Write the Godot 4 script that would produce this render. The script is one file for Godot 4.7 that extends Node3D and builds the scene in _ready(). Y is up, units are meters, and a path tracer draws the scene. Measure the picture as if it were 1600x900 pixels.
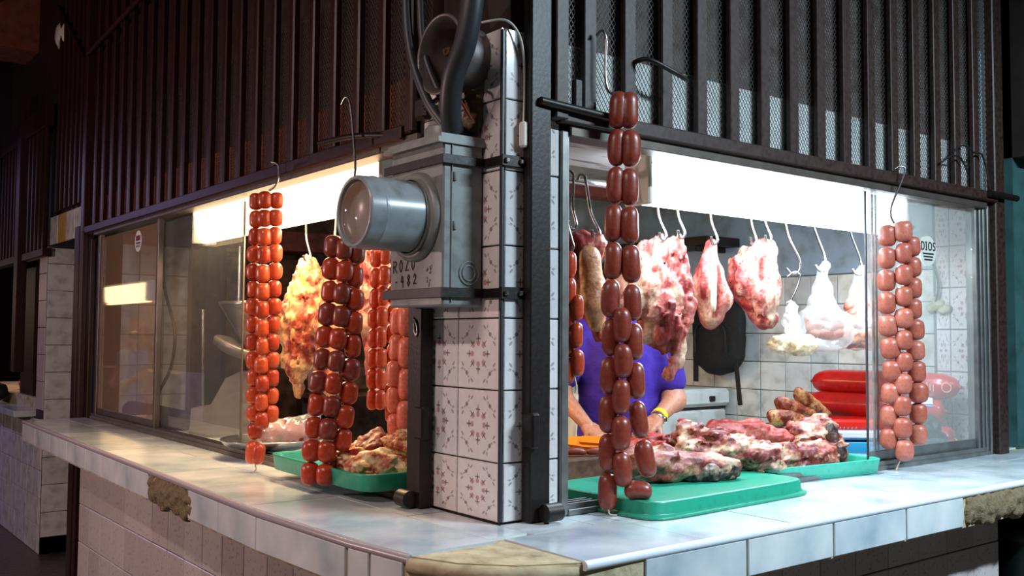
extends Node3D
# A corner butcher's stall in a covered market: tiled pillar, iron grilles, two lit serving windows.

const CT := 1.08            # height of the counter top
var MT := {}                # materials
var TC := {}                # shared tile and panel meshes
var rng := RandomNumberGenerator.new()
var names := {}


# ---------------------------------------------------------------- geometry
class G:
	var v := PackedVector3Array()
	var n := PackedVector3Array()
	var uv := PackedVector2Array()
	var c := PackedColorArray()
	var ix := PackedInt32Array()
	var col := Color(1, 1, 1)
	var xf := Transform3D()

	func vert(p: Vector3, nn: Vector3, t: Vector2) -> int:
		v.append(xf * p)
		n.append((xf.basis * nn).normalized())
		uv.append(t)
		c.append(col)
		return v.size() - 1

	# a, b, c run counter-clockwise seen from outside
	func tri(a: Vector3, b: Vector3, d: Vector3) -> void:
		var nn := (b - a).cross(d - a).normalized()
		var i := vert(a, nn, Vector2(0, 1))
		vert(b, nn, Vector2(1, 1))
		vert(d, nn, Vector2(1, 0))
		ix.append_array([i, i + 2, i + 1])

	func quad(a: Vector3, b: Vector3, d: Vector3, e: Vector3) -> void:
		var nn := (b - a).cross(e - a).normalized()
		if nn.length() < 0.5:
			nn = (d - a).cross(e - a).normalized()
		var i := vert(a, nn, Vector2(0, 1))
		vert(b, nn, Vector2(1, 1))
		vert(d, nn, Vector2(1, 0))
		vert(e, nn, Vector2(0, 0))
		ix.append_array([i, i + 2, i + 1, i, i + 3, i + 2])

	# smooth grid: nv rows of nu points; rows run so that (u, v, outside) is right-handed
	func grid(p: PackedVector3Array, nu: int, nv: int, wrap: bool) -> void:
		var nn := PackedVector3Array()
		nn.resize(p.size())
		var base := v.size()
		var cu := nu if wrap else nu - 1
		for j in nv - 1:
			for i in cu:
				var i2 := (i + 1) % nu
				var a := j * nu + i
				var b := j * nu + i2
				var d := (j + 1) * nu + i2
				var e := (j + 1) * nu + i
				var f := (p[d] - p[a]).cross(p[e] - p[b])
				nn[a] += f
				nn[b] += f
				nn[d] += f
				nn[e] += f
				ix.append_array([base + a, base + d, base + b, base + a, base + e, base + d])
		for j in nv:
			for i in nu:
				vert(p[j * nu + i], nn[j * nu + i], Vector2(float(i) / cu, 1.0 - float(j) / (nv - 1)))

	# chamfered box
	func box(at: Vector3, size: Vector3, b := 0.003) -> void:
		var h := size / 2.0
		b = minf(b, minf(h.x, minf(h.y, h.z)) * 0.49)
		var k := h - Vector3(b, b, b)
		for s in [-1.0, 1.0]:
			var S: float = s
			quadn(at, Vector3(S, 0, 0), Vector3(S * h.x, -k.y, -k.z), Vector3(S * h.x, k.y, -k.z), Vector3(S * h.x, k.y, k.z), Vector3(S * h.x, -k.y, k.z))
			quadn(at, Vector3(0, S, 0), Vector3(-k.x, S * h.y, -k.z), Vector3(k.x, S * h.y, -k.z), Vector3(k.x, S * h.y, k.z), Vector3(-k.x, S * h.y, k.z))
			quadn(at, Vector3(0, 0, S), Vector3(-k.x, -k.y, S * h.z), Vector3(k.x, -k.y, S * h.z), Vector3(k.x, k.y, S * h.z), Vector3(-k.x, k.y, S * h.z))
			for t in [-1.0, 1.0]:
				var T: float = t
				quadn(at, Vector3(S, T, 0), Vector3(S * h.x, T * k.y, -k.z), Vector3(S * k.x, T * h.y, -k.z), Vector3(S * k.x, T * h.y, k.z), Vector3(S * h.x, T * k.y, k.z))
				quadn(at, Vector3(S, 0, T), Vector3(S * h.x, -k.y, T * k.z), Vector3(S * k.x, -k.y, T * h.z), Vector3(S * k.x, k.y, T * h.z), Vector3(S * h.x, k.y, T * k.z))
				quadn(at, Vector3(0, S, T), Vector3(-k.x, S * h.y, T * k.z), Vector3(-k.x, S * k.y, T * h.z), Vector3(k.x, S * k.y, T * h.z), Vector3(k.x, S * h.y, T * k.z))
				for w in [-1.0, 1.0]:
					var W: float = w
					var a := at + Vector3(S * h.x, T * k.y, W * k.z)
					var d := at + Vector3(S * k.x, T * h.y, W * k.z)
					var e := at + Vector3(S * k.x, T * k.y, W * h.z)
					if (d - a).cross(e - a).dot(Vector3(S, T, W)) > 0:
						tri(a, d, e)
					else:
						tri(a, e, d)

	func quadn(at: Vector3, want: Vector3, a: Vector3, b: Vector3, d: Vector3, e: Vector3) -> void:
		if (b - a).cross(e - a).dot(want) > 0:
			quad(at + a, at + b, at + d, at + e)
		else:
			quad(at + e, at + d, at + b, at + a)

	# tube along points; r is one radius or an array of radii; squash flattens across the second axis
	func tube(pts: Array, r: Variant, seg := 10, cap := true, closed := false) -> void:
		var p := PackedVector3Array()
		var m := pts.size()
		var side := Vector3.ZERO
		var rings := m + 1 if closed else m
		for j0 in rings:
			var j := j0 % m
			var q: Vector3 = pts[j]
			var a: Vector3 = pts[(j - 1 + m) % m] if closed else pts[maxi(j - 1, 0)]
			var b: Vector3 = pts[(j + 1) % m] if closed else pts[mini(j + 1, m - 1)]
			var t := (b - a).normalized()
			if side == Vector3.ZERO:
				side = t.cross(Vector3.UP if absf(t.y) < 0.9 else Vector3.RIGHT).normalized()
			side = (side - t * side.dot(t)).normalized()
			var up := t.cross(side)
			var rr: float = r[j] if r is Array else r
			for i in seg:
				var w := TAU * i / seg
				p.append(q + (side * cos(w) + up * sin(w)) * rr)
		grid(p, seg, rings, true)
		if cap and not closed:
			for end in 2:
				var o: int = 0 if end == 0 else (m - 1) * seg
				var mid: Vector3 = pts[0] if end == 0 else pts[m - 1]
				for i in seg:
					var a := p[o + i]
					var b := p[o + (i + 1) % seg]
					if end == 0:
						tri(mid, b, a)
					else:
						tri(mid, a, b)

	# profile of (radius, height) points from bottom to top, turned round the y axis
	func lathe(prof: Array, seg := 24, at := Vector3.ZERO) -> void:
		var p := PackedVector3Array()
		for q in prof:
			var s: Vector2 = q
			for i in seg:
				var w := -TAU * i / seg
				p.append(at + Vector3(cos(w) * s.x, s.y, sin(w) * s.x))
		grid(p, seg, prof.size(), true)

	# polygon in x, z raised from y0 to y1
	func slab(poly: Array, y0: float, y1: float) -> void:
		var pk := PackedVector2Array(poly)
		if Geometry2D.is_polygon_clockwise(pk):
			pk.reverse()
		var t := Geometry2D.triangulate_polygon(pk)
		for i in range(0, t.size(), 3):
			var a := pk[t[i]]
			var b := pk[t[i + 1]]
			var d := pk[t[i + 2]]
			var q := [Vector3(a.x, y1, a.y), Vector3(b.x, y1, b.y), Vector3(d.x, y1, d.y)]
			if (q[1] - q[0]).cross(q[2] - q[0]).y < 0:
				q.reverse()
			tri(q[0], q[1], q[2])
			var dn := Vector3(0, y1 - y0, 0)
			tri(q[2] - dn, q[1] - dn, q[0] - dn)
		for i in pk.size():
			var a := pk[i]
			var b := pk[(i + 1) % pk.size()]
			quadn(Vector3.ZERO, Vector3(b.y - a.y, 0, a.x - b.x), Vector3(a.x, y0, a.y), Vector3(b.x, y0, b.y), Vector3(b.x, y1, b.y), Vector3(a.x, y1, a.y))

	# ribbon with thickness: strokes of a marker and the like, in the xy plane, facing +z
	func stroke(pts: Array, w: float, t := 0.0006) -> void:
		for i in pts.size() - 1:
			var a: Vector2 = pts[i]
			var b: Vector2 = pts[i + 1]
			var d := (b - a).normalized()
			var s := Vector2(-d.y, d.x) * w / 2.0
			a -= d * w * 0.3
			b += d * w * 0.3
			quad(Vector3(a.x + s.x, a.y + s.y, t), Vector3(a.x - s.x, a.y - s.y, t), Vector3(b.x - s.x, b.y - s.y, t), Vector3(b.x + s.x, b.y + s.y, t))

	# soft union of tapered capsules, meshed as surface nets
	func blob(bones: Array, cell: float, k: float, amp := 0.0, freq := 20.0, pal: Array = [], seed_ := 1, stretch := Vector3.ONE, pf := 14.0, grain := Vector3.ONE) -> void:
		var lo := Vector3(1e9, 1e9, 1e9)
		var hi := -lo
		for b in bones:
			for e in 2:
				var q: Vector3 = b[e]
				var rr: float = b[2 + e]
				var rv := Vector3(rr, rr, rr)
				lo = lo.min(q - rv)
				hi = hi.max(q + rv)
		var pad := cell * 3.0 + k * 0.3 + amp
		lo -= Vector3(pad, pad, pad)
		hi += Vector3(pad, pad, pad)
		var nx := int((hi.x - lo.x) / cell) + 2
		var ny := int((hi.y - lo.y) / cell) + 2
		var nz := int((hi.z - lo.z) / cell) + 2
		var F := PackedFloat32Array()
		F.resize(nx * ny * nz)
		F.fill(9.0)
		var sy := nx
		var sz := nx * ny
		for b in bones:
			var a: Vector3 = b[0]
			var ba: Vector3 = b[1] - b[0]
			var ra: float = b[2]
			var rb: float = b[3]
			var bb := maxf(ba.dot(ba), 1e-9)
			var ext := maxf(ra, rb) + k * 0.6 + amp + cell * 2.0
			var l2 := (a.min(a + ba) - Vector3(ext, ext, ext) - lo) / cell
			var h2 := (a.max(a + ba) + Vector3(ext, ext, ext) - lo) / cell
			var x0 := maxi(0, int(l2.x))
			var x1 := mini(nx - 1, int(h2.x) + 1)
			var y0 := maxi(0, int(l2.y))
			var y1 := mini(ny - 1, int(h2.y) + 1)
			var z0 := maxi(0, int(l2.z))
			var z1 := mini(nz - 1, int(h2.z) + 1)
			for z in range(z0, z1 + 1):
				for y in range(y0, y1 + 1):
					var o := z * sz + y * sy
					for x in range(x0, x1 + 1):
						var pa := lo + Vector3(x, y, z) * cell - a
						var t := clampf(pa.dot(ba) / bb, 0.0, 1.0)
						var d := (pa - ba * t).length() - lerpf(ra, rb, t)
						var f := F[o + x]
						var h := k - absf(f - d)
						F[o + x] = minf(f, d) - (h * h * 0.25 / k if h > 0.0 else 0.0)
		if amp > 0.0:
			var no := FastNoiseLite.new()
			no.seed = seed_
			no.frequency = freq
			no.fractal_octaves = 3
			var lim := amp * 1.3 + cell * 2.0
			for z in nz:
				for y in ny:
					for x in nx:
						var i := z * sz + y * sy + x
						if absf(F[i]) < lim:
							F[i] += amp * no.get_noise_3dv((lo + Vector3(x, y, z) * cell) * grain) * 1.6
		var V := PackedVector3Array()
		var id := PackedInt32Array()
		id.resize(nx * ny * nz)
		id.fill(-1)
		var off := PackedInt32Array([0, 1, sy, sy + 1, sz, sz + 1, sz + sy, sz + sy + 1])
		for z in nz - 1:
			for y in ny - 1:
				for x in nx - 1:
					var i := z * sz + y * sy + x
					var f0 := F[i]
					if f0 > 4.0 * cell or f0 < -4.0 * cell:
						continue
					var inside := 0
					for q in 8:
						if F[i + off[q]] < 0.0:
							inside += 1
					if inside == 0 or inside == 8:
						continue
					var s := Vector3.ZERO
					var m := 0
					for q in 8:
						for ax in 3:
							var bit := 1 << ax
							if q & bit:
								continue
							var fa := F[i + off[q]]
							var fb := F[i + off[q | bit]]
							if (fa < 0.0) != (fb < 0.0):
								var w := fa / (fa - fb)
								var at := Vector3(q & 1, (q >> 1) & 1, (q >> 2) & 1)
								at[ax] += w
								s += at
								m += 1
					id[i] = V.size()
					V.append((lo + (Vector3(x, y, z) + s / m) * cell) * stretch)
		var base := v.size()
		var N := PackedVector3Array()
		N.resize(V.size())
		var st := PackedInt32Array([1, sy, sz])
		for z in range(1, nz - 1):
			for y in range(1, ny - 1):
				for x in range(1, nx - 1):
					var i := z * sz + y * sy + x
					var fa := F[i]
					if fa > 4.0 * cell or fa < -4.0 * cell:
						continue
					for ax in 3:
						var fb := F[i + st[ax]]
						if (fa < 0.0) == (fb < 0.0):
							continue
						var u := st[(ax + 1) % 3]
						var w := st[(ax + 2) % 3]
						var a := id[i - u - w]
						var b := id[i - w]
						var d := id[i]
						var e := id[i - u]
						if a < 0 or b < 0 or d < 0 or e < 0:
							continue
						if fa >= 0.0:
							var sw := b
							b = e
							e = sw
						var fn := (V[d] - V[a]).cross(V[e] - V[b])
						N[a] += fn
						N[b] += fn
						N[d] += fn
						N[e] += fn
						ix.append_array([base + a, base + d, base + b, base + a, base + e, base + d])
		var pn := FastNoiseLite.new()
		pn.seed = seed_ + 7
		pn.frequency = pf
		pn.fractal_octaves = 3
		pn.domain_warp_enabled = true
		pn.domain_warp_amplitude = 0.06
		pn.domain_warp_frequency = pf
		var keep := col
		for i in V.size():
			if pal.size() > 1:
				var t := clampf(pn.get_noise_3dv(V[i] * grain) * 1.5 + 0.5, 0.0, 0.999) * (pal.size() - 1)
				var j := int(t)
				var fr := clampf((t - j - 0.5) * 2.2 + 0.5, 0.0, 1.0)
				var c0: Color = pal[j]
				var c1: Color = pal[j + 1]
				col = c0.lerp(c1, fr)
			vert(V[i], N[i], Vector2.ZERO)
		col = keep

	func mesh() -> ArrayMesh:
		var a := []
		a.resize(Mesh.ARRAY_MAX)
		a[Mesh.ARRAY_VERTEX] = v
		a[Mesh.ARRAY_NORMAL] = n
		a[Mesh.ARRAY_TEX_UV] = uv
		a[Mesh.ARRAY_COLOR] = c
		a[Mesh.ARRAY_INDEX] = ix
		var m := ArrayMesh.new()
		m.add_surface_from_arrays(Mesh.PRIMITIVE_TRIANGLES, a)
		return m


# ---------------------------------------------------------------- scene tree
func numbered(called: String) -> String:
	var k: int = names.get(called, 0)
	names[called] = k + 1
	return called if k == 0 else "%s_%03d" % [called, k]


func thing(called: String, label: String, category: String, at := Vector3.ZERO, group := "") -> Node3D:
	var o := Node3D.new()
	o.name = numbered(called)
	add_child(o)
	o.position = at
	o.set_meta("label", label)
	o.set_meta("category", category)
	if group:
		o.set_meta("group", group)
	return o


func part(parent: Node, called: String, m: Mesh, mat: String, xf := Transform3D(), label := "") -> MeshInstance3D:
	var o := MeshInstance3D.new()
	o.name = called
	o.mesh = m
	o.material_override = MT[mat]
	o.transform = xf
	parent.add_child(o, true)
	if label:
		o.set_meta("label", label)
	return o


# a piece of a part; xf is given in the frame of the whole thing
func piece(parent: MeshInstance3D, called: String, m: Mesh, material: String, xf := Transform3D(), label := "") -> MeshInstance3D:
	return part(parent, called, m, material, parent.transform.affine_inverse() * xf, label)


func structure(called: String, label: String) -> Node3D:
	var o := Node3D.new()
	o.name = numbered(called)
	add_child(o)
	o.set_meta("kind", "structure")
	o.set_meta("label", label)
	o.set_meta("category", called.split("_")[0])
	return o


func at(x: float, y: float, z: float) -> Transform3D:
	return Transform3D(Basis(), Vector3(x, y, z))


func bx(size: Vector3, b := 0.003) -> ArrayMesh:
	var key := "box%s%s" % [size, b]
	if not TC.has(key):
		var g := G.new()
		g.box(Vector3.ZERO, size, b)
		TC[key] = g.mesh()
	return TC[key]


func pipe(pts: Array, r: Variant, seg := 10, closed := false) -> ArrayMesh:
	var g := G.new()
	g.tube(pts, r, seg, true, closed)
	return g.mesh()


# smooth curve through points
func curve(pts: Array, per := 6) -> Array:
	var out := []
	for i in pts.size() - 1:
		var a: Vector3 = pts[maxi(i - 1, 0)]
		var b: Vector3 = pts[i]
		var d: Vector3 = pts[i + 1]
		var e: Vector3 = pts[mini(i + 2, pts.size() - 1)]
		for k in per:
			out.append(b.cubic_interpolate(d, a, e, float(k) / per))
	out.append(pts[-1])
	return out


# one wall tile: face towards +z, pillowed edge, seen face carries uv 0..1
func tile(w: float, h: float, t := 0.008, b := 0.0025) -> ArrayMesh:
	var key := "tile%.3f,%.3f,%.3f" % [w, h, t]
	if not TC.has(key):
		var g := G.new()
		var x := w / 2
		var y := h / 2
		var f := [Vector3(-x + b, -y + b, t), Vector3(x - b, -y + b, t), Vector3(x - b, y - b, t), Vector3(-x + b, y - b, t)]
		var e := [Vector3(-x, -y, t - b), Vector3(x, -y, t - b), Vector3(x, y, t - b), Vector3(-x, y, t - b)]
		g.quad(f[0], f[1], f[2], f[3])
		for i in 4:
			var j := (i + 1) % 4
			g.quad(e[i], e[j], f[j], f[i])
			g.quad(e[i] - Vector3(0, 0, t - b), e[j] - Vector3(0, 0, t - b), e[j], e[i])
		TC[key] = g.mesh()
	return TC[key]


# tiles on a wall: us and vs hold the joint lines along u and v
func tiling(parent: Node, o: Vector3, u: Vector3, v: Vector3, us: Array, vs: Array, mats: Array, skip: Array = [], gap := 0.004, t := 0.008) -> void:
	var nn := u.cross(v).normalized()
	for j in vs.size() - 1:
		for i in us.size() - 1:
			if [i, j] in skip:
				continue
			var w: float = us[i + 1] - us[i] - gap
			var h: float = vs[j + 1] - vs[j] - gap
			var mid: Vector3 = o + u * (us[i] + us[i + 1]) / 2 + v * (vs[j] + vs[j + 1]) / 2
			var tilt := Basis(Vector3.UP, rng.randf_range(-0.003, 0.003)) * Basis(Vector3.RIGHT, rng.randf_range(-0.003, 0.003))
			part(parent, "tile", tile(snappedf(w, 0.001), snappedf(h, 0.001), t), mats[rng.randi() % mats.size()], Transform3D(Basis(u, v, nn) * tilt, mid - nn * 0.002 * rng.randf()))


func steps(a: float, b: float, by: float) -> Array:
	var out := [a]
	while out[-1] + by < b - 0.02:
		out.append(out[-1] + by)
	out.append(b)
	return out


# ---------------------------------------------------------------- materials
func mat(called: String, c: Color, rough := 0.6, metal := 0.0) -> StandardMaterial3D:
	var m := StandardMaterial3D.new()
	m.resource_name = called
	m.albedo_color = c
	m.roughness = rough
	m.metallic = metal
	MT[called] = m
	return m


func noise_tex(freq: float, ramp: Array, seed_ := 1, size := 512, oct := 4, normal := 0.0, kind := FastNoiseLite.TYPE_SIMPLEX_SMOOTH) -> NoiseTexture2D:
	var no := FastNoiseLite.new()
	no.noise_type = kind
	no.seed = seed_
	no.frequency = freq
	no.fractal_octaves = oct
	var t := NoiseTexture2D.new()
	t.width = size
	t.height = size
	t.seamless = true
	t.noise = no
	if normal > 0.0:
		t.as_normal_map = true
		t.bump_strength = normal
	elif ramp:
		var g := Gradient.new()
		var offs := PackedFloat32Array()
		var cols := PackedColorArray()
		for q in ramp:
			offs.append(q[0])
			cols.append(q[1])
		g.offsets = offs
		g.colors = cols
		t.color_ramp = g
	return t


# gives a material a world- or object-sized pattern (repeats every 1 / scale metres)
func pattern(m: StandardMaterial3D, tex: Texture2D, scale_: float, world := true, normal: Texture2D = null, depth := 0.5) -> StandardMaterial3D:
	m.albedo_texture = tex
	m.uv1_triplanar = true
	m.uv1_world_triplanar = world
	m.uv1_scale = Vector3(scale_, scale_, scale_)
	if normal:
		m.normal_enabled = true
		m.normal_texture = normal
		m.normal_scale = depth
	return m


func grey(a: float) -> Color:
	return Color(a, a, a)


func dab(im: Image, x: float, y: float, rx: float, ry: float, ang: float, c: Color, alpha: float) -> void:
	var s := im.get_width()
	var R := maxf(rx, ry) + 0.01
	for py in range(maxi(0, int((y - R) * s)), mini(s, int((y + R) * s) + 1)):
		for px in range(maxi(0, int((x - R) * s)), mini(s, int((x + R) * s) + 1)):
			var d := Vector2((px + 0.5) / s - x, (py + 0.5) / s - y).rotated(-ang)
			var q := Vector2(d.x / rx, d.y / ry).length()
			if q < 1.0:
				im.set_pixel(px, py, im.get_pixel(px, py).lerp(c, alpha * clampf((1.0 - q) * 3.0, 0.0, 1.0)))


# the printed flower tile: a ring of small blossoms in the middle and a sprig in each corner
func flower_print(base: Color, ink: Color, rose: Color, strength: float, seed_: int) -> ImageTexture:
	var s := 256
	var im := Image.create(s, s, false, Image.FORMAT_RGB8)
	var no := FastNoiseLite.new()
	no.seed = seed_
	no.frequency = 0.02
	for y in s:
		for x in s:
			var k := 1.0 + 0.03 * no.get_noise_2d(x, y)
			im.set_pixel(x, y, Color(base.r * k, base.g * k, base.b * k))
	for i in 8:
		var w := TAU * i / 8
		var r := 0.225 if i % 2 == 0 else 0.205
		var c := Vector2(0.5, 0.5) + Vector2(cos(w), sin(w)) * r
		for q in 4:
			var w2 := w + TAU * q / 4
			dab(im, c.x + cos(w2) * 0.024, c.y + sin(w2) * 0.024, 0.038, 0.016, w2, ink, 0.8 * strength)
		dab(im, c.x + cos(w) * 0.065, c.y + sin(w) * 0.065, 0.013, 0.013, 0, ink, 0.6 * strength)
		for q in 2:
			var d := Vector2(0.5, 0.5) + Vector2(cos(w + 0.24 * (q - 0.5)), sin(w + 0.24 * (q - 0.5))) * (0.15 if i % 2 == 0 else 0.175)
			dab(im, d.x, d.y, 0.045, 0.026, w + 0.4 * (q - 0.5), rose, (0.95 if i % 2 == 0 else 0.75) * strength)
	for i in 4:
		var fx := 1.0 if i % 2 == 0 else -1.0
		var fy := 1.0 if i < 2 else -1.0
		var o := Vector2(0.0 if fx > 0 else 1.0, 0.0 if fy > 0 else 1.0)
		for q in 5:
			var w := 0.35 + 0.87 * q / 4.0
			var c := o + Vector2(fx * cos(w), fy * sin(w)) * 0.3
			dab(im, c.x, c.y, 0.042 if q == 2 else 0.03, 0.036 if q == 2 else 0.014, atan2(fy * cos(w), -fx * sin(w)), ink, (0.8 if q == 2 else 0.55) * strength)
		for q in 2:
			var w: float = [0.3, 1.27][q]
			var c := o + Vector2(fx * cos(w), fy * sin(w)) * 0.36
			var an := atan2(fy * cos(w), -fx * sin(w))
			dab(im, c.x, c.y, 0.05, 0.022, an + 0.5 * (1 if q == 0 else -1) * fx * fy, ink, 0.55 * strength)
			c = o + Vector2(fx * cos(w), fy * sin(w)) * 0.28
			dab(im, c.x, c.y, 0.04, 0.01, an, ink, 0.4 * strength)
		var e := o + Vector2(fx, fy) * 0.27
		dab(im, e.x, e.y, 0.01, 0.01, 0, ink, 0.5 * strength)
	return ImageTexture.create_from_image(im)


# the base tile: small flowers strewn all over
func sprigs(base: Color, ink: Color, seed_: int) -> ImageTexture:
	var s := 192
	var im := Image.create(s, s, false, Image.FORMAT_RGB8)
	im.fill(base)
	var r := RandomNumberGenerator.new()
	r.seed = seed_
	for i in 40:
		var c := Vector2(r.randf_range(0.05, 0.95), r.randf_range(0.05, 0.95))
		for q in 3:
			var w := r.randf() * TAU
			dab(im, c.x + cos(w) * 0.014, c.y + sin(w) * 0.014, 0.022, 0.012, w, ink, r.randf_range(0.4, 0.8))
	return ImageTexture.create_from_image(im)


func materials() -> void:
	var W := Color.WHITE
	# printed tiles, two tones of glaze
	for k in 3:
		var m := mat("flower_tile_%d" % k, [W, Color(0.97, 0.96, 0.95), Color(0.95, 0.96, 0.97)][k], 0.16)
		m.albedo_texture = flower_print(Color(0.86, 0.84, 0.84), Color(0.4, 0.36, 0.37), Color(0.74, 0.52, 0.55), 0.9, 3 + k)
	for k in 2:
		var m := mat("base_tile_%d" % k, [Color(0.94, 0.93, 0.93), Color(1, 1, 1)][k], 0.3)
		m.albedo_texture = sprigs(Color(0.76, 0.72, 0.71), Color(0.58, 0.45, 0.47), 9 + k)
	var dirt := noise_tex(0.012, [[0.0, Color(0.78, 0.77, 0.74)], [0.45, Color(0.94, 0.94, 0.93)], [1.0, W]], 5)
	for k in 3:
		pattern(mat("white_tile_%d" % k, [Color(0.86, 0.87, 0.87), Color(0.82, 0.83, 0.83), Color(0.88, 0.88, 0.86)][k], 0.18), dirt, 1.3)
	var veil := noise_tex(0.006, [[0.0, Color(0.72, 0.77, 0.8)], [0.4, Color(0.86, 0.89, 0.9)], [0.7, Color(0.93, 0.94, 0.94)], [1.0, W]], 11, 512, 5)
	for k in 2:
		pattern(mat("counter_tile_%d" % k, [Color(0.84, 0.86, 0.88), Color(0.88, 0.89, 0.9)][k], 0.15), veil, 1.1)
	pattern(mat("yellow_tile", Color(0.78, 0.6, 0.16), 0.3), dirt, 1.3)
	mat("grout", Color(0.16, 0.14, 0.135), 0.95)
	mat("pale_grout", Color(0.45, 0.44, 0.43), 0.95)
	var crete := noise_tex(0.02, [[0.0, Color(0.55, 0.51, 0.45)], [0.3, Color(0.76, 0.73, 0.66)], [0.6, Color(0.83, 0.81, 0.74)], [1.0, Color(0.92, 0.9, 0.84)]], 21, 512, 6)
	var crete_n := noise_tex(0.05, [], 22, 512, 5, 6.0)
	pattern(mat("concrete", Color(0.86, 0.82, 0.73), 0.75), crete, 1.1, true, crete_n, 0.25)
	pattern(mat("mortar", Color(0.55, 0.49, 0.4), 0.95), crete, 4.0, true, crete_n, 1.0)
	pattern(mat("market_floor", Color(0.34, 0.31, 0.3), 0.35), crete, 0.8, true, crete_n, 0.3)
	pattern(mat("dark_plaster", Color(0.2, 0.16, 0.15), 0.9), crete, 0.7)
	pattern(mat("brown_plaster", Color(0.55, 0.3, 0.24), 0.9), crete, 0.9)
	pattern(mat("white_paint", Color(0.86, 0.87, 0.87), 0.55), dirt, 1.0)
	pattern(mat("blue_paint", Color(0.64, 0.74, 0.82), 0.6), dirt, 0.9)
	pattern(mat("teal_paint", Color(0.22, 0.38, 0.38), 0.6), dirt, 0.9)
	# iron
	var rust := noise_tex(0.03, [[0.0, Color(0.55, 0.35, 0.28)], [0.4, Color(0.85, 0.72, 0.68)], [1.0, W]], 31, 512, 5)
	var iron_n := noise_tex(0.08, [], 32, 256, 3, 2.0)
	pattern(mat("red_iron", Color(0.2, 0.1, 0.085), 0.42, 0.1), rust, 2.0, true, iron_n, 0.07)
	pattern(mat("brown_iron", Color(0.235, 0.18, 0.16), 0.5, 0.0), rust, 2.0, true, iron_n, 0.07)
	pattern(mat("black_iron", Color(0.13, 0.115, 0.11), 0.45, 0.2), rust, 3.0, true, iron_n, 0.1)
	pattern(mat("grey_sheet", Color(0.4, 0.385, 0.375), 0.7), rust, 0.7)
	mat("mesh_wire", Color(0.3, 0.27, 0.255), 0.5, 0.0)
	var brushed := noise_tex(0.02, [[0.0, grey(0.8)], [1.0, W]], 33, 256, 4)
	pattern(mat("aluminium", Color(0.62, 0.62, 0.61), 0.38, 0.75), brushed, 2.0)
	pattern(mat("old_aluminium", Color(0.45, 0.41, 0.38), 0.45, 0.6), brushed, 2.0)
	pattern(mat("steel", Color(0.72, 0.71, 0.7), 0.25, 0.95), brushed, 3.0)
	pattern(mat("cast_metal", Color(0.5, 0.47, 0.46), 0.42, 0.55), brushed, 4.0)
	pattern(mat("grey_enamel", Color(0.5, 0.52, 0.52), 0.4), dirt, 2.5)
	pattern(mat("grey_plastic", Color(0.55, 0.58, 0.6), 0.28), dirt, 2.5)
	mat("rubber", Color(0.06, 0.06, 0.065), 0.55)
	mat("cable_grey", Color(0.17, 0.18, 0.2), 0.45)
	mat("white_plastic", Color(0.82, 0.81, 0.77), 0.45)
	mat("marker", Color(0.2, 0.07, 0.06), 0.7)
	mat("lilac_edge", Color(0.6, 0.56, 0.58), 0.3)
	mat("white_edge", Color(0.86, 0.88, 0.92), 0.25)
	# glass and film
	var gl := mat("glass", Color(0.9, 0.93, 0.92, 0.04), 0.02)
	gl.transparency = BaseMaterial3D.TRANSPARENCY_ALPHA
	var gd := mat("dusty_glass", Color(0.72, 0.58, 0.47, 0.28), 0.03)
	gd.transparency = BaseMaterial3D.TRANSPARENCY_ALPHA
	var ge := mat("misted_glass", Color(0.78, 0.8, 0.78, 0.2), 0.03)
	ge.transparency = BaseMaterial3D.TRANSPARENCY_ALPHA
	var fi := mat("clear_film", Color(0.95, 0.93, 0.92, 0.2), 0.18)
	fi.transparency = BaseMaterial3D.TRANSPARENCY_ALPHA
	var fw := mat("milky_film", Color(0.95, 0.94, 0.93, 0.5), 0.22)
	fw.transparency = BaseMaterial3D.TRANSPARENCY_ALPHA
	# wood
	var grain := noise_tex(0.01, [[0.0, Color(0.55, 0.42, 0.33)], [0.5, Color(0.85, 0.75, 0.66)], [1.0, W]], 41, 512, 5)
	pattern(mat("block_wood", Color(0.38, 0.27, 0.2), 0.7), grain, 3.0)
	pattern(mat("dark_wood", Color(0.19, 0.11, 0.085), 0.6), grain, 2.0)
	pattern(mat("red_wood", Color(0.5, 0.2, 0.13), 0.6), grain, 2.0)
	pattern(mat("brown_board", Color(0.42, 0.33, 0.26), 0.7), grain, 1.5)
	# food
	var marb := noise_tex(0.022, [[0.0, Color(0.78, 0.7, 0.68)], [0.4, Color(0.92, 0.88, 0.87)], [0.62, W], [1.0, W]], 51, 512, 5)
	var meat_n := noise_tex(0.03, [], 52, 512, 4, 5.0)
	var me := pattern(mat("meat", W, 0.46), marb, 4.0, false, meat_n, 0.6)
	me.vertex_color_use_as_albedo = true
	me.metallic_specular = 0.45
	me.subsurf_scatter_enabled = true
	me.subsurf_scatter_strength = 0.08
	var sk := noise_tex(0.05, [[0.0, Color(0.78, 0.66, 0.6)], [0.35, Color(0.92, 0.87, 0.84)], [1.0, W]], 53, 256, 4)
	for q in [["sausage_brown", Color(0.56, 0.24, 0.18), 0.38], ["sausage_red", Color(0.74, 0.27, 0.15), 0.34], ["sausage_orange", Color(0.84, 0.36, 0.2), 0.34], ["sausage_coral", Color(0.9, 0.5, 0.4), 0.4], ["sausage_pink", Color(0.76, 0.45, 0.38), 0.42], ["sausage_rose", Color(0.71, 0.39, 0.32), 0.42]]:
		var m := pattern(mat(q[0], q[1], q[2]), sk, 6.0, false, meat_n, 0.12)
		m.clearcoat_enabled = true
		m.clearcoat = 0.2
		m.clearcoat_roughness = 0.25
	mat("twine", Color(0.8, 0.7, 0.6), 0.9)
	var pk := pattern(mat("red_casing", Color(0.8, 0.09, 0.07), 0.2), sk, 2.0, false)
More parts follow.
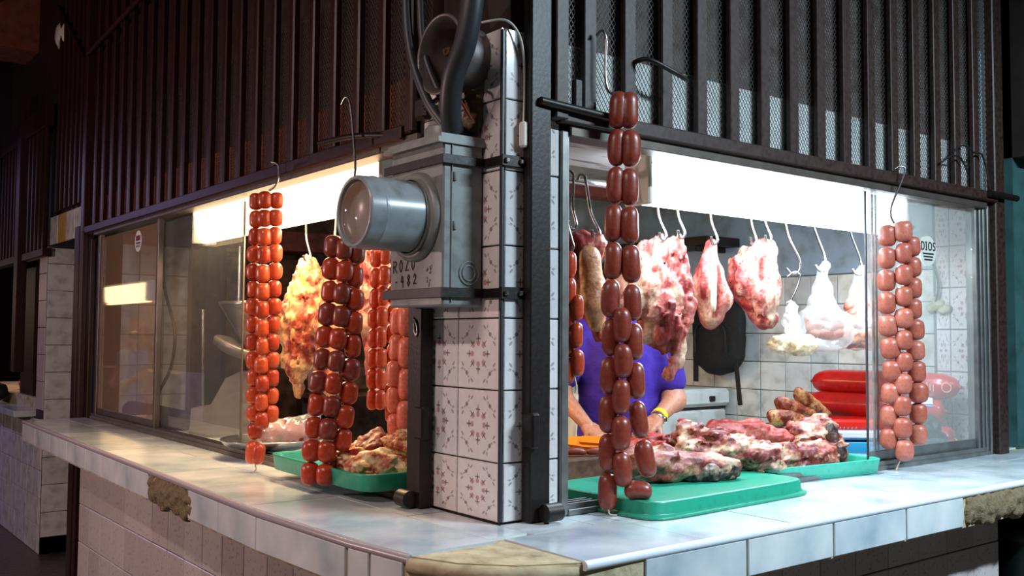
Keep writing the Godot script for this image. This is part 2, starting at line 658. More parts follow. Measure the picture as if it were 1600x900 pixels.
	pk.clearcoat_enabled = true
	pk.clearcoat = 0.5
	mat("red_print", Color(0.93, 0.72, 0.66), 0.3)
	mat("package_red", Color(0.86, 0.14, 0.11), 0.22)
	mat("package_white", Color(0.86, 0.87, 0.94), 0.3)
	mat("label_blue", Color(0.55, 0.58, 0.82), 0.3)
	mat("dark_bag", Color(0.12, 0.13, 0.12), 0.3)
	# plastics
	var scr := noise_tex(0.03, [[0.0, Color(0.7, 0.74, 0.72)], [0.3, Color(0.95, 0.96, 0.95)], [1.0, W]], 61, 512, 5)
	pattern(mat("green_plastic", Color(0.15, 0.6, 0.49), 0.32), scr, 1.6, false)
	pattern(mat("mint_plastic", Color(0.22, 0.68, 0.58), 0.32), scr, 1.6, false)
	mat("blue_plastic", Color(0.06, 0.55, 0.72), 0.3)
	mat("orange_plastic", Color(0.86, 0.5, 0.1), 0.4)
	mat("green_drum", Color(0.05, 0.12, 0.1), 0.5)
	mat("red_sheet", Color(0.5, 0.07, 0.06), 0.7)
	# person
	pattern(mat("skin", Color(0.72, 0.5, 0.4), 0.5), sk, 5.0, false)
	var cloth_n := noise_tex(0.06, [], 71, 256, 3, 3.0)
	pattern(mat("purple_cotton", Color(0.24, 0.12, 0.58), 0.9), noise_tex(0.02, [[0.0, grey(0.85)], [1.0, W]], 72, 256, 4), 3.0, false, cloth_n, 0.4)
	mat("trousers", Color(0.1, 0.1, 0.14), 0.9)
	mat("hair", Color(0.05, 0.04, 0.035), 0.55)
	mat("eye_white", Color(0.85, 0.83, 0.8), 0.3)
	mat("yellow_band", Color(0.92, 0.76, 0.08), 0.5)
	mat("chrome", Color(0.8, 0.8, 0.8), 0.15, 1.0)
	mat("lips", Color(0.55, 0.28, 0.25), 0.5)
	mat("blue_cloth", Color(0.45, 0.6, 0.72), 0.9)
	mat("turquoise_cloth", Color(0.1, 0.5, 0.7), 0.9)
	pattern(mat("black_cloth", Color(0.055, 0.06, 0.07), 0.75), noise_tex(0.04, [[0.0, grey(0.7)], [1.0, W]], 73, 256, 4), 3.0, false, cloth_n, 0.5)
	# lamps
	for q in [["cool_glow", Color(0.86, 0.95, 1.0), 9.0], ["warm_glow", Color(1.0, 0.86, 0.64), 4.5], ["hall_glow", Color(0.86, 0.94, 1.0), 3.0], ["violet_glow", Color(0.72, 0.68, 1.0), 2.0]]:
		var m := mat(q[0], W, 0.5)
		m.emission_enabled = true
		m.emission = q[1]
		m.emission_energy_multiplier = q[2]


# ---------------------------------------------------------------- camera, light
func camera_and_light() -> void:
	var f := 1512.0
	var yaw := deg_to_rad(37.9)
	var pitch := deg_to_rad(2.85)
	var roll := deg_to_rad(0.35)
	var fw0 := Vector3(sin(yaw), 0, -cos(yaw))
	var r0 := Vector3(cos(yaw), 0, sin(yaw))
	var fw := fw0 * cos(pitch) + Vector3.UP * sin(pitch)
	var u1 := Vector3.UP * cos(pitch) - fw0 * sin(pitch)
	var r := r0 * cos(roll) + u1 * sin(roll)
	var up := u1 * cos(roll) - r0 * sin(roll)
	var cam := Camera3D.new()
	cam.name = "camera"
	cam.fov = rad_to_deg(2.0 * atan(450.0 / f))
	cam.near = 0.05
	cam.far = 100.0
	cam.transform = Transform3D(Basis(r, up, -fw), Vector3(-1.652, 1.606, 2.173))
	add_child(cam)
	cam.current = true
	var env := Environment.new()
	env.background_mode = Environment.BG_COLOR
	env.background_color = Color(0.02, 0.02, 0.022)
	env.tonemap_mode = Environment.TONE_MAPPER_LINEAR
	env.tonemap_exposure = 1.15
	env.sdfgi_enabled = true
	env.ssao_enabled = true
	env.ssil_enabled = true
	var we := WorldEnvironment.new()
	we.name = "world"
	we.environment = env
	add_child(we)


func area(parent: Node3D, size: Vector2, c: Color, e: float, xf: Transform3D) -> void:
	var l := AreaLight3D.new()
	l.name = "lamp_light"
	l.area_size = size
	l.area_normalize_energy = true
	l.light_color = c
	l.light_energy = e
	l.area_range = 20.0
	l.area_attenuation = 2.0
	l.shadow_enabled = true
	l.transform = xf
	parent.add_child(l, true)


# a batten with a wrap-round diffuser, running along its own x axis
func batten(label: String, where: Vector3, turn: float, length: float, tall: float, glow: String, c: Color, e: float, group := "") -> void:
	var t := thing("fluorescent_lamp", label, "lamp", where, group)
	t.rotation.y = turn
	part(t, "housing", bx(Vector3(length, 0.035, 0.1), 0.004), "white_plastic", at(0, 0.018, 0))
	var g := G.new()
	var prof := []
	for i in 13:
		var w := PI * i / 12.0
		prof.append(Vector2(-cos(w) * 0.06, -pow(sin(w), 0.6) * tall))
	var p := PackedVector3Array()
	for i in 13:
		for k in 2:
			p.append(Vector3((k - 0.5) * (length - 0.04), prof[i].y, prof[i].x))
	g.grid(p, 2, 13, false)
	part(t, "diffuser", g.mesh(), glow)
	for s in [-1.0, 1.0]:
		part(t, "end_cap", bx(Vector3(0.02, tall + 0.004, 0.124), 0.006), "white_plastic", at(s * (length / 2 - 0.01), -tall / 2, 0))
	area(t, Vector2(length - 0.05, 0.1), c, e, Transform3D(Basis(Vector3.RIGHT, -PI / 2), Vector3(0, -tall - 0.012, 0)))


func bulb(label: String, where: Vector3, c: Color, e: float) -> void:
	var t := thing("light_bulb", label, "lamp", where)
	var g := G.new()
	g.lathe([Vector2(0.0001, -0.06), Vector2(0.035, -0.048), Vector2(0.05, -0.015), Vector2(0.045, 0.02), Vector2(0.02, 0.055), Vector2(0.018, 0.07)], 20)
	part(t, "globe", g.mesh(), "hall_glow")
	part(t, "socket", pipe([Vector3(0, 0.065, 0), Vector3(0, 0.13, 0)], 0.021, 12), "rubber")
	part(t, "cord", pipe([Vector3(0, 0.12, 0), Vector3(0, 3.35, 0)], 0.004, 6), "rubber")
	var l := OmniLight3D.new()
	l.name = "lamp_light"
	l.light_color = c
	l.light_energy = e
	l.light_size = 0.05
	l.omni_range = 20.0
	l.omni_attenuation = 2.0
	l.shadow_enabled = true
	t.add_child(l, true)


# ---------------------------------------------------------------- shell
func hall() -> void:
	var o := structure("floor", "dark concrete market floor")
	part(o, "slab", bx(Vector3(16, 0.2, 24), 0), "market_floor", at(2, -0.1, -6))
	o = structure("ceiling", "dark market roof high above the aisles")
	part(o, "deck", bx(Vector3(16, 0.2, 24), 0), "dark_plaster", at(2, 5.4, -6))
	o = structure("wall_left", "dark wall of the stalls across the left aisle")
	part(o, "panel", bx(Vector3(0.2, 5.4, 24), 0), "dark_plaster", at(-3.3, 2.65, -6))
	o = structure("wall_right", "dark wall at the far end of the right aisle")
	part(o, "panel", bx(Vector3(0.2, 5.4, 24), 0), "dark_plaster", at(9.5, 2.65, -6))
	o = structure("wall_front", "dark wall across the aisle, behind the viewer")
	part(o, "panel", bx(Vector3(16, 5.4, 0.2), 0), "dark_plaster", at(2, 2.65, 5.0))
	o = structure("wall_back", "dark wall at the end of the left aisle")
	part(o, "panel", bx(Vector3(16, 5.4, 0.2), 0), "dark_plaster", at(2, 2.65, -17.5))
	batten("cool fluorescent lamp under the roof of the right aisle", Vector3(1.7, 3.7, 2.6), 0.0, 1.2, 0.1, "hall_glow", Color(0.84, 0.94, 1.0), 28.0)
	batten("bluish fluorescent lamp far down the left aisle", Vector3(-1.9, 3.3, -8.6), PI / 2, 1.2, 0.1, "violet_glow", Color(0.8, 0.74, 1.0), 4.0)
	batten("fluorescent lamp hanging over the left aisle, nearest the pillar", Vector3(-2.4, 3.6, 0.2), PI / 2, 1.2, 0.1, "hall_glow", Color(1.0, 0.88, 0.84), 6.0)
	bulb("bare glowing bulb of the stall across the left aisle, behind the viewer's left shoulder", Vector3(-2.75, 1.95, -2.6), Color(1.0, 0.86, 0.84), 3.0)


func counter() -> void:
	var o := structure("wall_counter_left", "tiled masonry counter under the left window, with the bare corner")
	var o2 := structure("wall_counter_right", "tiled masonry counter under the right window")
	# slab
	var g := G.new()
	var rim := [Vector2(-0.36, -4.3), Vector2(-0.45, -0.6), Vector2(-0.43, -0.07), Vector2(-0.4, 0.17), Vector2(-0.345, 0.3), Vector2(-0.25, 0.4), Vector2(-0.12, 0.462), Vector2(0.05, 0.47), Vector2(3.3, 0.47)]
	g.slab(rim.slice(0, 8) + [Vector2(0.05, 0.0), Vector2(0.55, 0.0), Vector2(0.55, -4.3)], 0.955, CT - 0.008)
	part(o, "slab", g.mesh(), "concrete")
	g = G.new()
	g.slab([Vector2(0.05, 0.47), Vector2(3.3, 0.47), Vector2(3.3, -0.75), Vector2(0.55, -0.75), Vector2(0.55, 0.0), Vector2(0.05, 0.0)], 0.955, CT - 0.008)
	part(o2, "slab", g.mesh(), "concrete")
	# the bare corner is a little proud, where the tiles came away
	g = G.new()
	g.slab([Vector2(-0.396, 0.172), Vector2(-0.342, 0.298), Vector2(-0.248, 0.396), Vector2(-0.12, 0.458), Vector2(-0.105, 0.46), Vector2(-0.112, 0.16), Vector2(-0.15, 0.18)], CT - 0.01, CT - 0.003)
	part(o, "bare_corner", g.mesh(), "concrete", Transform3D(), "bare concrete corner without tiles")
	var cr := []
	for q in [Vector2(-0.398, 0.172), Vector2(-0.345, 0.3), Vector2(-0.25, 0.4), Vector2(-0.12, 0.458)]:
		cr.append(Vector3(q.x + 0.006, CT - 0.026, q.y - 0.008))
	part(o, "rounded_edge", pipe(curve(cr, 4), 0.021, 10), "concrete")
	# tiles of the top, left wing: outer and inner row
	var zs := [0.165, -0.265, -0.7, -1.13, -1.56, -1.99, -2.42, -2.85, -3.28, -3.71, -4.295]
	for i in zs.size() - 1:
		var a: float = zs[i] - 0.003
		var b: float = zs[i + 1] + 0.003
		var ea := left_edge(a) + 0.008
		var eb := left_edge(b) + 0.008
		g = G.new()
		g.slab([Vector2(ea, a), Vector2(-0.142, a), Vector2(-0.142, b), Vector2(eb, b)], CT - 0.008, CT - 0.0005 * (i % 2))
		part(o, "tile", g.mesh(), "counter_tile_%d" % (i % 2))
		g = G.new()
		var top := 0.13 if i == 0 else a
		g.slab([Vector2(-0.137, top), Vector2(-0.006, minf(top, -0.002) if i > 0 else 0.13), Vector2(-0.006, b), Vector2(-0.137, b)], CT - 0.008, CT - 0.0007 * ((i + 1) % 2))
		part(o, "tile", g.mesh(), "counter_tile_%d" % ((i + 1) % 2))
	var xs := [-0.105, 0.315, 0.69, 1.065, 1.44, 1.82, 2.2, 2.575, 2.95, 3.29]
	for i in xs.size() - 1:
		var a: float = xs[i] + 0.002
		var b: float = xs[i + 1] - 0.002
		g = G.new()
		g.slab([Vector2(a, 0.462), Vector2(b, 0.462), Vector2(b, 0.158), Vector2(a, 0.158)], CT - 0.008, CT - 0.0005 * (i % 2))
		part(o2, "tile", g.mesh(), "counter_tile_%d" % (i % 2))
		g = G.new()
		a = maxf(a, 0.0)
		g.slab([Vector2(a, 0.152), Vector2(b - 0.1, 0.152), Vector2(b - 0.1, 0.004), Vector2(a, 0.004)], CT - 0.008, CT - 0.0006 * ((i + 1) % 2))
		part(o2, "tile", g.mesh(), "counter_tile_%d" % ((i + 1) % 2))
		g = G.new()
		g.slab([Vector2(b - 0.095, 0.152), Vector2(b, 0.152), Vector2(b, 0.004), Vector2(b - 0.095, 0.004)], CT - 0.008, CT - 0.001)
		part(o2, "tile", g.mesh(), "counter_tile_%d" % (i % 2))
		for r in 2:
			g = G.new()
			var z0 := -0.06 - 0.34 * r
			g.slab([Vector2(maxf(a, 0.3), z0), Vector2(b, z0), Vector2(b, z0 - 0.335), Vector2(maxf(a, 0.3), z0 - 0.335)], CT - 0.008, CT)
			part(o2, "tile", g.mesh(), "counter_tile_%d" % ((i + r) % 2))
	for i in 10:
		g = G.new()
		var z0 := -0.5 - 0.376 * i
		g.slab([Vector2(0.06, z0), Vector2(0.3 if i == 0 else 0.54, z0), Vector2(0.3 if i == 0 else 0.54, z0 - 0.37), Vector2(0.06, z0 - 0.37)], CT - 0.008, CT)
		part(o, "tile", g.mesh(), "counter_tile_%d" % (i % 2))
	# rounded edge strips
	var lp := []
	for z in [-4.29, -3.0, -2.0, -1.0, -0.6, -0.3, -0.07, 0.17]:
		lp.append(Vector3(left_edge(z) + 0.002, CT - 0.012, z))
	part(o, "edge_strip", pipe(lp, 0.012, 10), "lilac_edge")
	part(o2, "edge_strip", pipe([Vector3(-0.105, CT - 0.011, 0.468), Vector3(3.29, CT - 0.011, 0.468)], 0.012, 10), "white_edge")
	# front trim tiles
	for q in [[-4.29, -3.9], [-3.9, -3.5], [-3.5, -3.1], [-3.1, -2.7], [-2.7, -2.36], [-2.36, -2.02], [-2.02, -1.7], [-1.22, -0.92], [-0.92, -0.6], [-0.6, -0.08], [-0.07, 0.02], [0.025, 0.155]]:
		var pa := Vector3(left_edge(q[0]), 0, q[0])
		var pb := Vector3(left_edge(q[1]), 0, q[1])
		var ud := (pb - pa).normalized()
		part(o, "trim_tile", tile(snappedf((pb - pa).length() - 0.004, 0.001), 0.098, 0.01), "counter_tile_1", Transform3D(Basis(ud, Vector3.UP, ud.cross(Vector3.UP)), (pa + pb) / 2 + Vector3(0.002, 1.012, 0)))
	for q in [[0.09, 0.48], [0.485, 0.88], [0.885, 1.28], [1.285, 1.645]]:
		part(o2, "trim_tile", tile(snappedf(q[1] - q[0] - 0.004, 0.001), 0.1, 0.01), "counter_tile_%d" % (int(q[0] * 3) % 2), at((q[0] + q[1]) / 2, 1.01, 0.466))
	# rough mortar where trim tiles are missing
	for q in [[Vector3(-0.421, 1.0, -1.46), Vector3(0.03, 0.085, 0.46), 0.0], [Vector3(2.4, 1.0, 0.462), Vector3(1.5, 0.085, 0.03), 0.0]]:
		var bones := []
		var sz: Vector3 = q[1]
		var along := Vector3(0, 0, 1) if sz.z > sz.x else Vector3(1, 0, 0)
		var m := int(maxf(sz.x, sz.z) / 0.07)
		for i in m:
			var c: Vector3 = along * ((i + 0.5) / m - 0.5) * maxf(sz.x, sz.z)
			var c2 := c + along * 0.07
			bones.append([c + Vector3(0, 0.035, 0), c2 + Vector3(0, 0.035, 0), 0.022, 0.022])
			bones.append([c + Vector3(0, 0.004, 0), c2 + Vector3(0, 0.004, 0), 0.022, 0.021])
			bones.append([c + Vector3(0, -0.02 + 0.012 * sin(i * 2.3), 0), c2 + Vector3(0, -0.02 + 0.012 * sin(i * 2.3 + 2.3), 0), 0.02, 0.019])
		g = G.new()
		g.blob(bones, 0.009, 0.03, 0.009, 22.0)
		part(o if sz.z > sz.x else o2, "mortar_patch", g.mesh(), "mortar", Transform3D(Basis(), q[0]), "rough mortar where trim tiles are missing")
	# base walls
	part(o, "base", bx(Vector3(0.4, 0.96, 3.66), 0), "grout", at(-0.042, 0.48, -1.59))
	part(o2, "base", bx(Vector3(2.5, 0.96, 0.4), 0), "grout", at(1.05, 0.48, 0.072))
	# across the chamfer
	g = G.new()
	g.slab([Vector2(-0.242, 0.1), Vector2(-0.2, 0.24), Vector2(-0.1, 0.272), Vector2(0, 0.27), Vector2(0, 0.0), Vector2(-0.2, 0.0)], 0.0, 0.955)
	part(o, "base", g.mesh(), "concrete")
	tiling(o, Vector3(-0.242, 0, 0), Vector3(0, 0, 1), Vector3.UP, steps(-3.42, 0.1, 0.203), [0.09, 0.29, 0.49, 0.69, 0.9, 0.955], ["base_tile_0", "base_tile_1"])
	tiling(o2, Vector3(0, 0, 0.272), Vector3(1, 0, 0), Vector3.UP, steps(-0.1, 2.3, 0.2), [0.0, 0.2, 0.4, 0.6, 0.8, 0.955], ["base_tile_0", "base_tile_1"])
	# inner carcass, so that no light leaks under the counter
	part(o, "inner_wall", bx(Vector3(0.1, 0.955, 3.5), 0), "white_paint", at(0.5, 0.477, -2.5))
	part(o2, "inner_wall", bx(Vector3(2.25, 0.955, 0.1), 0), "white_paint", at(1.68, 0.477, -0.7))


func left_edge(z: float) -> float:
	if z <= -0.6:
		return lerpf(-0.36, -0.45, (z + 4.3) / 3.7)
	if z <= -0.07:
		return lerpf(-0.45, -0.43, (z + 0.6) / 0.53)
	return lerpf(-0.43, -0.4, (z + 0.07) / 0.24)


func pillar() -> void:
	var o := structure("wall_pillar", "tiled corner pillar of the stall")
	part(o, "core", bx(Vector3(0.235, 1.42, 0.46), 0.002), "grout", at(0.126, CT + 0.7, -0.238))
	part(o, "upper_core", bx(Vector3(0.2, 1.95, 0.42), 0.002), "dark_plaster", at(0.15, 3.45, -0.24))
	var rows := [CT + 0.002, 1.248, 1.452, 1.657, 1.864, 2.08, 2.286, 2.492]
	var fl := ["flower_tile_0", "flower_tile_1", "flower_tile_2"]
	# full tiles would be about 0.2 wide: those cut at the outer edge keep their print size
	tiling(o, Vector3(0.008, 0, 0), Vector3(0, 0, 1), Vector3.UP, [-0.415, -0.21, -0.004], rows, fl)
	tiling(o, Vector3(0, 0, -0.008), Vector3(1, 0, 0), Vector3.UP, [0.012, 0.218], rows, fl)
	# painted edge strips down the corner
	part(o, "corner_strip", bx(Vector3(0.012, 1.4, 0.012), 0.004), "cable_grey", at(0.004, CT + 0.705, -0.004))
	# bare plaster at the top left of the pillar
	var g := G.new()
	g.blob([[Vector3(0, 0.0, -0.17), Vector3(0, 0.34, -0.15), 0.022, 0.026], [Vector3(0, 0.1, -0.12), Vector3(0, 0.3, -0.1), 0.018, 0.02], [Vector3(0, 0.02, -0.3), Vector3(0, 0.36, -0.3), 0.02, 0.02]], 0.009, 0.04, 0.008, 30.0)
	part(o, "plaster_patch", g.mesh(), "mortar", at(0.004, 2.08, 0), "stained bare plaster beside the conduit")
	# iron posts that hold the shutters, with their rolled feet
	for q in [[Vector3(-0.03, 0, -0.37), 1.12, "dark iron shutter post on the left face of the pillar"], [Vector3(0.112, 0, 0.022), 3.1, "dark iron shutter post on the right face of the pillar"]]:
		var t := thing("shutter_post", q[2], "post", q[0], "iron shutter posts of the pillar")
		var h: float = q[1]
		var side: bool = q[0].x < 0
		var s := Vector3(0.045, h, 0.08) if side else Vector3(0.076, h, 0.04)
		part(t, "flat_bar", bx(s, 0.004), "black_iron", at(0, CT + h / 2 + 0.001, 0))
		var ax := [Vector3(-0.045, CT + 0.03, -0.035), Vector3(-0.045, CT + 0.03, 0.02)] if side else [Vector3(-0.005, CT + 0.03, 0.045), Vector3(0.05, CT + 0.03, 0.045)]
		part(t, "rolled_foot", pipe(ax, 0.026, 14), "black_iron")
		part(t, "bracket", bx(Vector3(0.03, 0.1, 0.05), 0.006), "black_iron", at(-0.012 if side else -0.03, CT + 0.26, 0.03 if side else 0.015))


func stall_shell() -> void:
	var o := structure("wall_side", "white tiled side wall inside the stall")
	part(o, "masonry", bx(Vector3(0.2, 4.2, 4.7), 0), "pale_grout", at(2.91, 2.1, -2.36))
	tiling(o, Vector3(2.81, 0, 0), Vector3(0, 0, 1), Vector3.UP, [-0.24, -0.17, -0.012], [1.05, 1.252, 1.45, 1.65, 1.848, 2.047, 2.247], ["flower_tile_0", "flower_tile_1"])
	tiling(o, Vector3(2.81, 0, 0), Vector3(0, 0, 1), Vector3.UP, [-3.6, -3.43, -3.263, -3.097, -2.93, -2.764, -2.598, -2.432, -2.266, -2.1, -1.934, -1.768, -1.606, -1.44, -1.274, -1.107, -0.943, -0.776, -0.61, -0.444, -0.25], [0.7, 0.85, 1.005, 1.16, 1.314, 1.4715, 1.63, 1.785, 1.94], ["white_tile_0", "white_tile_1", "white_tile_2"])
	part(o, "painted_band", bx(Vector3(0.012, 1.0, 3.4), 0), "blue_paint", at(2.805, 2.445, -1.95), "blue-grey painted upper wall")
	part(o, "painted_band", bx(Vector3(0.012, 0.7, 0.24), 0), "blue_paint", at(2.805, 2.6, -0.125))
	o = structure("wall_rear", "rear wall of the stall, half tiled")
	part(o, "masonry", bx(Vector3(2.7, 4.2, 0.15), 0), "pale_grout", at(1.46, 2.1, -4.52))
	tiling(o, Vector3(0, 0, -4.445), Vector3(1, 0, 0), Vector3.UP, [0.12, 0.18, 0.345, 0.51, 0.675], [0.2, 0.4, 0.6, 0.8, 1.0, 1.2, 1.4, 1.6, 1.8, 2.0, 2.2], ["white_tile_1", "white_tile_2"])
	part(o, "board", bx(Vector3(2.1, 2.3, 0.02), 0), "brown_board", at(1.75, 1.35, -4.43))
	o = structure("floor", "raised floor inside the stall")
	part(o, "platform", bx(Vector3(2.3, 0.22, 3.75), 0), "market_floor", at(1.66, 0.11, -2.6))
	o = structure("ceiling", "low painted ceiling inside the stall")
	part(o, "deck", bx(Vector3(2.55, 0.08, 4.2), 0), "white_paint", at(1.54, 2.6, -2.3))
	# lintels behind the mesh
	o = structure("trim_1", "white painted lintel behind the right grille")
	part(o, "beam", bx(Vector3(2.6, 0.24, 0.1), 0.004), "white_paint", at(1.5, 2.372, -0.063))
	part(o, "soffit_board", bx(Vector3(2.55, 0.02, 0.42), 0.002), "flower_tile_0", at(1.5, 2.268, -0.37))
	o = structure("trim_2", "brown plastered lintel behind the left grille")
	part(o, "beam", bx(Vector3(0.1, 0.22, 3.95), 0.004), "brown_plaster", at(0.09, 2.362, -2.44))
	# window tracks and frames: right window
	o = structure("window_1", "sliding glass window of the right side")
	part(o, "lower_track", bx(Vector3(2.55, 0.018, 0.07), 0.002), "aluminium", at(1.52, CT + 0.009, -0.02))
	for dz in [-0.045, -0.02, 0.005]:
		part(o, "track_rib", bx(Vector3(2.55, 0.018, 0.006), 0.001), "aluminium", at(1.52, CT + 0.026, dz))
	part(o, "upper_track", bx(Vector3(2.55, 0.04, 0.08), 0.003), "old_aluminium", at(1.52, 2.225, -0.02))
	part(o, "jamb", bx(Vector3(0.03, 1.14, 0.06), 0.003), "aluminium", at(0.233, CT + 0.57, -0.02))
	for dx in [0.0, 0.028, 0.052, 0.08]:
		part(o, "jamb", bx(Vector3(0.018, 1.14, 0.05 - dx * 0.2), 0.003), "aluminium", at(2.73 + dx, CT + 0.57, -0.025 + dx * 0.3))
	var pane := part(o, "sliding_pane", bx(Vector3(0.86, 1.08, 0.005), 0), "misted_glass", at(2.29, CT + 0.58, -0.02))
	part(pane, "pane_edge", bx(Vector3(0.008, 1.08, 0.008), 0.001), "cable_grey", at(-0.43, 0, 0))
	part(pane, "pane_edge", bx(Vector3(0.86, 0.05, 0.012), 0.002), "aluminium", at(0, -0.53, 0))
	pane = part(o, "sliding_pane", bx(Vector3(0.8, 1.08, 0.005), 0), "glass", at(2.35, CT + 0.58, -0.045))
	part(pane, "pane_edge", bx(Vector3(0.01, 1.08, 0.008), 0.001), "cable_grey", at(-0.4, 0, 0))
	part(pane, "pane_edge", bx(Vector3(0.006, 1.08, 0.008), 0.001), "cable_grey", at(-0.375, 0, 0))
	# left window
	o = structure("window_2", "sliding glass window of the left side")
	part(o, "lower_track", bx(Vector3(0.07, 0.018, 3.75), 0.002), "old_aluminium", at(0.02, CT + 0.009, -2.3))
	for dx in [-0.005, 0.02, 0.045]:
		part(o, "track_rib", bx(Vector3(0.006, 0.018, 3.75), 0.001), "old_aluminium", at(dx, CT + 0.026, -2.3))
	part(o, "upper_track", bx(Vector3(0.08, 0.035, 3.75), 0.003), "old_aluminium", at(0.02, 2.235, -2.3))
	for q in [[-4.14, 0.04], [-3.02, 0.03]]:
		part(o, "stile", bx(Vector3(0.03, 1.14, q[1]), 0.003), "old_aluminium", at(0.02, CT + 0.58, q[0]))
	pane = part(o, "sliding_pane", bx(Vector3(0.005, 1.08, 1.1), 0), "dusty_glass", at(0.02, CT + 0.58, -3.58))
	part(pane, "pane_edge", bx(Vector3(0.012, 0.04, 1.1), 0.002), "old_aluminium", at(0, -0.53, 0))
	pane = part(o, "sliding_pane", bx(Vector3(0.005, 1.08, 1.1), 0), "glass", at(0.045, CT + 0.58, -2.5))
	part(pane, "pane_edge", bx(Vector3(0.008, 1.08, 0.008), 0.001), "old_aluminium", at(0, 0, 0.55))
	# end post of the left window and the doorway beside it
	o = structure("door_1", "red iron door post at the end of the left window")
	part(o, "post", bx(Vector3(0.06, 2.3, 0.1), 0.006), "red_iron", at(-0.01, 1.15, -4.5))
	part(o, "post", bx(Vector3(0.04, 2.25, 0.05), 0.006), "red_iron", at(-0.03, 1.13, -4.34))
	part(o, "leaf", bx(Vector3(0.03, 2.2, 0.2), 0.004), "red_iron", at(0.02, 1.11, -4.42))
	o = structure("wall_door_side", "narrow tiled pier at the far end of the left window")
	part(o, "core", bx(Vector3(0.1, 1.16, 0.12), 0), "grout", at(0.11, CT + 0.58, -4.24))
	tiling(o, Vector3(0.06, 0, 0), Vector3(0, 0, 1), Vector3.UP, [-4.3, -4.18], [1.08, 1.2, 1.4, 1.6, 1.8, 2.0, 2.2], ["white_tile_0"])


# ---------------------------------------------------------------- grilles
func lattice(w: float, h: float) -> ArrayMesh:
	var key := "lattice%.3f,%.3f" % [w, h]
	if not TC.has(key):
		var g := G.new()
		var a := 0.0088
		var b := 0.025
		var nx := int(ceil(w / a))
		var ny := int(h / b)
		var t := 0.0009
		for j in ny * 2:
			for i in nx:
				var y0 := j * b / 2
				var x0 := (i + 0.5) * w / nx - w / 2
				var d := w / nx / 2 * (1 if (i + j) % 2 == 0 else -1)
				var p := Vector3(x0 - d, y0, 0)
				var q := Vector3(x0 + d, y0 + b / 2, 0)
				var s := Vector3(t, 0, 0)
				var z := Vector3(0, 0, t)
				g.quad(p - s + z, p + s + z, q + s + z, q - s + z)
				g.quad(p + s + z, p + s - z, q + s - z, q + s + z)
				g.quad(p - s - z, p - s + z, q - s + z, q - s - z)
		TC[key] = g.mesh()
	return TC[key]


